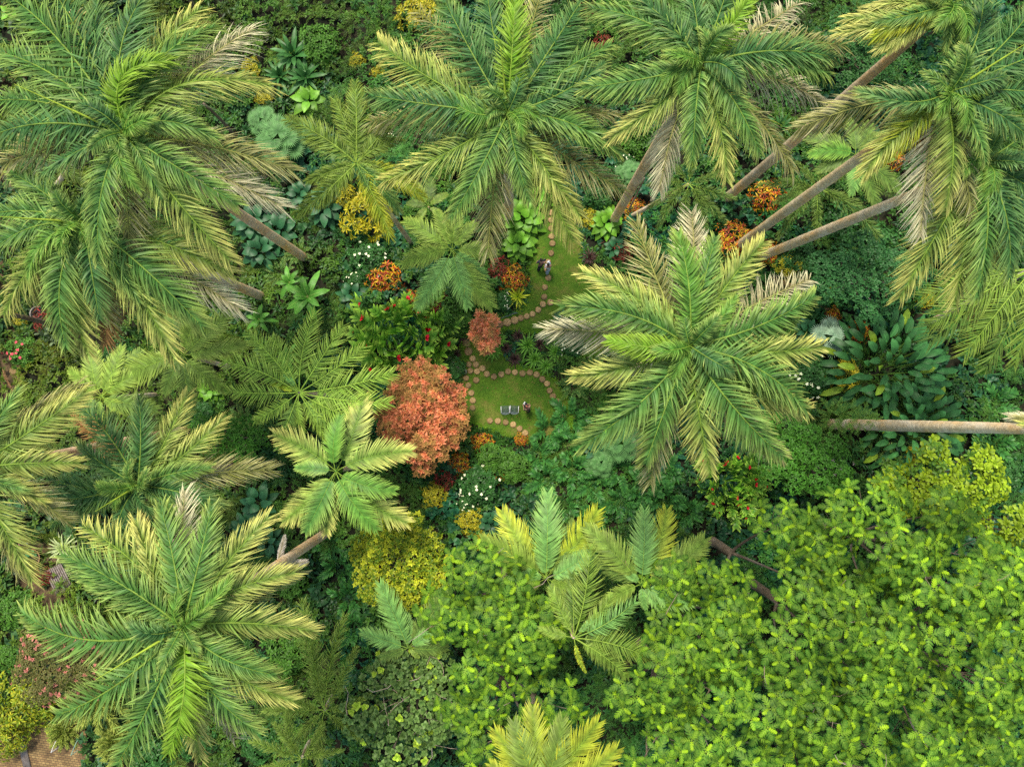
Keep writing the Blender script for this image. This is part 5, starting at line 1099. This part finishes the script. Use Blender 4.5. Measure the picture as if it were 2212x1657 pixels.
def skin_obj(name, verts, edges, radii, mat, parent, sub=2):
    me = bpy.data.meshes.new(name); me.from_pydata(verts, edges, []); me.materials.append(mat); o = link(name, me, parent=parent)
    md = o.modifiers.new('skin', 'SKIN'); sv = me.skin_vertices[0].data if me.skin_vertices else None
    if sv is None:
        bpy.context.view_layer.objects.active = o; o.select_set(True); me.skin_vertices.new() if hasattr(me.skin_vertices, 'new') else None; sv = me.skin_vertices[0].data
    for i, r in enumerate(radii): sv[i].radius = (r, r) if not isinstance(r, tuple) else r
    sv[0].use_root = True
    md.use_smooth_shade = True; md.branch_smoothing = .3; s = o.modifiers.new('sub', 'SUBSURF'); s.levels = sub; s.render_levels = sub
    return o
def person(label, x, y, face, top, legs, hair, arms, stride=.15, bow=0.0, hold=None, hairlen=.0, extra=None, h=1.0):
    c = at(x, y, 1.1); root = bpy.data.objects.new('person', None); COL.objects.link(root); root.location = (c[0], c[1], .014); root.rotation_euler = (0, 0, face); root.scale = (h, h, h); tag(root, label, 'person')
    # facing +Y locally
    V = []; E = []; Rr = []
    def v(p, r, par=None):
        V.append(p); Rr.append(r)
        if par is not None: E.append((par, len(V) - 1))
        return len(V) - 1
    B = bow
    pel = v((0, 0, .95), (.155, .11)); sp1 = v((0, .02 + B * .15, 1.12), (.14, .10), pel); ch = v((0, .03 + B * .4, 1.32), (.165, .115), sp1); nb = v((0, .03 + B * .6, 1.46), .07, ch); nk = v((0, .05 + B * .7, 1.53), .055, nb); hd = v((0, .08 + B * .85, 1.64), (.085, .1), nk); v((0, .075 + B * .9, 1.74), (.07, .085), hd)
    tips = []
    for s, (ex, ey, ez, hx, hy, hz) in zip((-1, 1), arms):
        sh = v((s * .185, .02 + B * .5, 1.42), .062, ch); el = v((s * ex, ey + B * .4, ez), .043, sh); wr = v((s * hx, hy + B * .4, hz), .03, el)
        d = Vector(V[wr]) - Vector(V[el]); d.normalize(); pm = v(tuple(Vector(V[wr]) + d * .07), (.04, .02), wr); tips.append(Vector(V[pm]))
        sd = d.cross(Vector((0, 0, 1)));  sd = sd.normalized() if sd.length > .1 else Vector((1, 0, 0))
        for k in range(4):
            q = Vector(V[pm]) + sd * (k - 1.5) * .02 + d * .04; a_ = v(tuple(q), .0095, pm); b_ = v(tuple(q + d * (.03, .036, .033, .024)[k] + Vector((0, 0, -.012))), .008, a_)
        t1 = v(tuple(Vector(V[wr]) + sd * .035 + d * .04), .011, wr); v(tuple(Vector(V[wr]) + sd * .05 + d * .075), .009, t1)
    for s in (-1, 1):
        f = s * stride; hp = v((s * .095, 0, .90), .095, pel); kn = v((s * .10, f * .6 + .03, .50), .06, hp); an = v((s * .10, f - .03, .09), .042, kn); v((s * .115, f + .13, .04), (.045, .03), an)
    skin_obj('body', V, E, Rr, SKIN, root)
    # clothes: slightly larger skins over torso, sleeves, legs
    q = lambda i, g_: tuple(a + g_ for a in Rr[i]) if isinstance(Rr[i], tuple) else Rr[i] + g_
    tv_ = [V[0], V[1], V[2], V[3]]; te = [(0, 1), (1, 2), (2, 3)]; tr = [q(0, .022), q(1, .025), q(2, .022), .085]; off = 7
    for s in range(2):
        i0 = off + s * 13
        a = V[i0]; b = tuple(np.array(V[i0]) * .35 + np.array(V[i0 + 1]) * .65); n0 = len(tv_); tv_ += [a, b]; te += [(2, n0), (n0, n0 + 1)]; tr += [.078, .062]
    skin_obj('top', tv_, te, tr, top, root)
    l0 = off + 26; lv = [V[0]]; le = []; lr = [q(0, .018)]
    for s in range(2):
        i = l0 + s * 4; n0 = len(lv); lv += [V[i], V[i + 1], V[i + 2]]; le += [(0, n0), (n0, n0 + 1), (n0 + 1, n0 + 2)]; lr += [.112, .076, .06]
    skin_obj('trousers', lv, le, lr, legs, root)
    hv = np.array(V[5]); g = G(); n = 14; Vh, F, C = lathe([(.001, .13), (.06, .12), (.095, .07), (.108, .0), (.098, -.06 - hairlen * .3), (.07 + hairlen * .2, -.1 - hairlen)], n, (1, 1, 1)); Vh[:, 1] -= .022; g.add(Vh * (1, 1.12, 1) + hv + (0, 0, .03), F, C); link('hair', g.mesh('hair', hair, smooth=True), parent=root)
    g = G()
    g.add(*box(hv + (0, .105, .0), (.03, .04, .04))); g.add(*box(hv + (0, .098, -.05), (.05, .01, .012))); link('face', g.mesh('face', SKIN), parent=root)
    g = G()
    for s in (-1, 1): g.add(*box(hv + (s * .035, .1, .03), (.022, .012, .012)))
    link('eyes', g.mesh('eyes', BLACK), parent=root)
    if hold:
        kk, mat, size = hold; w3 = Vector(tips[kk]); m_ = root.matrix_basis; p = (np.array(tips[kk]) * h); cz, sz = math.cos(face), math.sin(face)
        wx = c[0] + p[0] * cz - p[1] * sz; wy = c[1] + p[0] * sz + p[1] * cz; g = G(); V_, F_, C_ = box((0, 0, 0), size, face + .3); g.add(V_, F_, C_)
        tag(link('held_paper', g.mesh('held_paper', mat), (wx, wy, p[2] + .03)), 'white sheet held by the ' + label.split(',')[0].replace('person ', 'person '), 'paper')
    return root
person('person in white top with dark hair, walking on the stepping stones of the upper lawn', 1184.5, 580, math.radians(12), WCLOTH, BLUE, HAIRD, [(.27, .03, 1.15, .2, .22, 1.12), (.26, .05, 1.16, .14, .27, 1.2)], .18, .12, (1, PAPER, (.22, .28, .012)), .06)
person('person in dark clothes walking on the grass left of the stepping stones', 1167.5, 572, math.radians(-8), NAVY, BLACK, HAIRD, [(.3, -.05, 1.15, .27, .12, .98), (.27, .05, 1.15, .25, .28, 1.1)], .22, .2)
person('person in black top with reddish hair, standing right of the two chairs', 1142, 884.5, math.radians(38), BLACK, BLACK, HAIRG, [(.3, .08, 1.15, .17, .32, 1.08), (.3, .1, 1.15, .1, .34, 1.12)], .08, .22, (1, PAPER, (.2, .26, .012)))
person('person in a patterned top and jeans at the left edge above the round pot', 42, 1172, math.radians(-70), PATT, JEANS, HAIRD, [(.3, .1, 1.15, .2, .32, 1.05), (.3, .1, 1.15, .22, .34, 1.1)], .2, .3)
person('person in a magenta top at the left edge under the yellow striped frond', 32, 1150, math.radians(150), MAG, BLACK, HAIRD, [(.3, .0, 1.12, .26, .15, .95), (.3, .0, 1.12, .26, .15, .95)], .15, .1)

# ------------------------------------------------------------------ pots, urn, bench, rails
TERRA = rock_mat("terracotta", [(0.20, 0.10, 0.05), (0.36, 0.20, 0.10), (0.42, 0.28, 0.16)], 3, .85, .2); CONC = rock_mat("concrete", [(0.22, 0.2, 0.16), (0.36, 0.33, 0.28), (0.44, 0.42, 0.36)], 3, .9, .2); WOOD = rock_mat("weathered_wood", [(0.14, 0.11, 0.09), (0.26, 0.22, 0.19), (0.32, 0.28, 0.25)], 4, .9, .2); SOILP = plain_mat("potting_soil", (0.03, 0.02, 0.012), .95)
def pot(label, x, y, rpx, temps, mat=TERRA, tint=(1, 1, 1), n=40, hz=.55, side=None, plab=None):
    R = rpx * mpp(0); c = at(x, y, hz); root = bpy.data.objects.new('plant_pot', None); COL.objects.link(root); root.location = (c[0], c[1], .02); tag(root, label, 'plant pot', 'round pots and bowls')
    g = G(); g.add(*lathe([(.62 * R, 0), (.85 * R, hz * .5), (.97 * R, hz * .95), (R, hz), (.9 * R, hz), (.86 * R, hz * .85)], 32)); link('bowl', g.mesh('bowl', mat, smooth=True), parent=root)
    g = G(); g.add(*lathe([(.87 * R, hz * .85), (.4 * R, hz * .88), (.001, hz * .88)], 24)); link('soil', g.mesh('soil', SOILP), parent=root)
    r = np.random.default_rng(int(x)); rr = np.sqrt(r.random(n)) * .8 * R; a = r.uniform(0, 6.28, n)
    if side is not None: a = side + r.normal(0, .8, n); rr *= 1.15
    P = np.stack([np.cos(a) * rr, np.sin(a) * rr, np.full(n, hz * .9) + r.uniform(0, .15, n)], 1); g = stamp(temps, P, np.tile((0, 0, 1.0), (n, 1)) + r.normal(0, .2, (n, 3)), a, r.uniform(.6, 1.0, n), np.ones((n, 3)) * np.array(tint)); link('pot_plants', g.mesh('pot_plants', LEAF), parent=root)
pot('wide dark rimmed bowl planted with yellow green leaves on the brick paving', 115, 1573, 17, T_SM + R_FINEY[:1], WOOD, (1.3, 1.5, 1.1))
pot('small pot with sparse leaves beside the brick paving, upper left of the wide bowl', 74, 1549, 10, T_SM, CONC, (1.5, 1.4, 1), 10)
pot('lower pot half hidden by the fuzzy conifer on the brick paving', 131, 1601, 11, T_SM, WOOD, (1, .9, .8), 18)
pot('empty terracotta pot right of the half hidden lower pot on the bricks', 147, 1595, 9, T_SM, TERRA, (1, .9, .8), 3)
pot('large terracotta bowl with blue green round leaves near the left edge', 66, 1205, 20, [leafset('bl', 6, .34, .9, P_ROUND, 1, e0=.8, e1=0)[0]], TERRA, (1.6, 1.9, 1.9), 16, side=2.6)
pot('round shallow pot below the prickly pear at the left edge', 112, 770, 12, T_SM, TERRA, (.6, .7, .5), 16)
g = G(); g.add(*lathe([(.34, 0), (.28, .15), (.22, .3), (.3, .55), (.5, .85), (.54, .95), (.48, .97), (.4, .8), (.001, .75)], 28)); c = at(62, 672, .5); o = link('stone_urn', g.mesh('stone_urn', CONC, smooth=True), (c[0], c[1], 0)); o.rotation_euler = (1.1, 0, 1.3); o.location.z = .35
tag(o, 'pale stone urn lying tipped over in the bed at the left edge', 'urn')
def bench():
    c = at(127, 1252, .45); root = bpy.data.objects.new('slatted_bench', None); COL.objects.link(root); root.location = (c[0], c[1], 0); root.rotation_euler = (0, 0, math.radians(-62)); tag(root, 'weathered grey slatted wooden bench under the left fronds of the lower left palm', 'bench')
    g = G()
    for i in range(9): g.add(*box((0, -.6 + i * .15, .45), (2.0, .1, .035)))
    link('seat', g.mesh('seat', WOOD), parent=root); g = G()
    for s in (-.8, .8): g.add(*box((s, 0, .405), (.08, 1.25, .05)))
    link('frame', g.mesh('frame', WOOD), parent=root)
    for sx in (-.85, .85):
        for sy in (-.55, .55):
            g = G(); g.add(*box((sx, sy, .19), (.08, .08, .38))); link('leg', g.mesh('leg', WOOD), parent=root)
bench()
c = at(96, 1535, .1); g = G(); g.add(*box((0, 0, .1), (.95, .62, .2), .45)); tag(link('stone_block', g.mesh('stone_block', CONC), (c[0], c[1], .02)), 'pale stone block at the top corner of the brick paving', 'stone block')
def rail(label, p0, p1, z=.9, r=.03, col=None):
    a, b = at(*p0, z), at(*p1, z); root = bpy.data.objects.new('hand_rail', None); COL.objects.link(root); root.location = (a[0], a[1], 0); tag(root, label, 'rail'); o0 = np.array((a[0], a[1], 0))
    g = G(); g.add(*tube([a - o0, b - o0], r, 8)); link('bar', g.mesh('bar', col or WHITE), parent=root)
    for q in (a, b): g = G(); g.add(*tube([q - o0 - (0, 0, z), q - o0], r * .8, 8)); link('post', g.mesh('post', col or WHITE), parent=root)
GREEN_M = plain_mat("pale_green_metal", (0.25, 0.42, 0.33), .5)
rail('white metal rail standing on the brick paving at the bottom edge', (110, 1625), (120, 1601))
rail('pale green metal rail right of the white one at the bottom edge', (153, 1631), (166, 1600), col=GREEN_M)
rail('thin pale rail along the left rim of the upper lawn, above the diagonal stones', (1070, 692), (1117, 675.5), .5, .022, GREYM)
# kerb between the two brick areas
a, b = at(36, 1552, 0), at(62, 1660, 0); d = b - a; L_ = np.linalg.norm(d); g = G(); g.add(*box((0, 0, 0), (L_, .5, .14), math.atan2(d[1], d[0]))); tag(link('kerb', g.mesh('kerb', WOOD), tuple((a + b) / 2 + (0, 0, .07))), kind='structure')
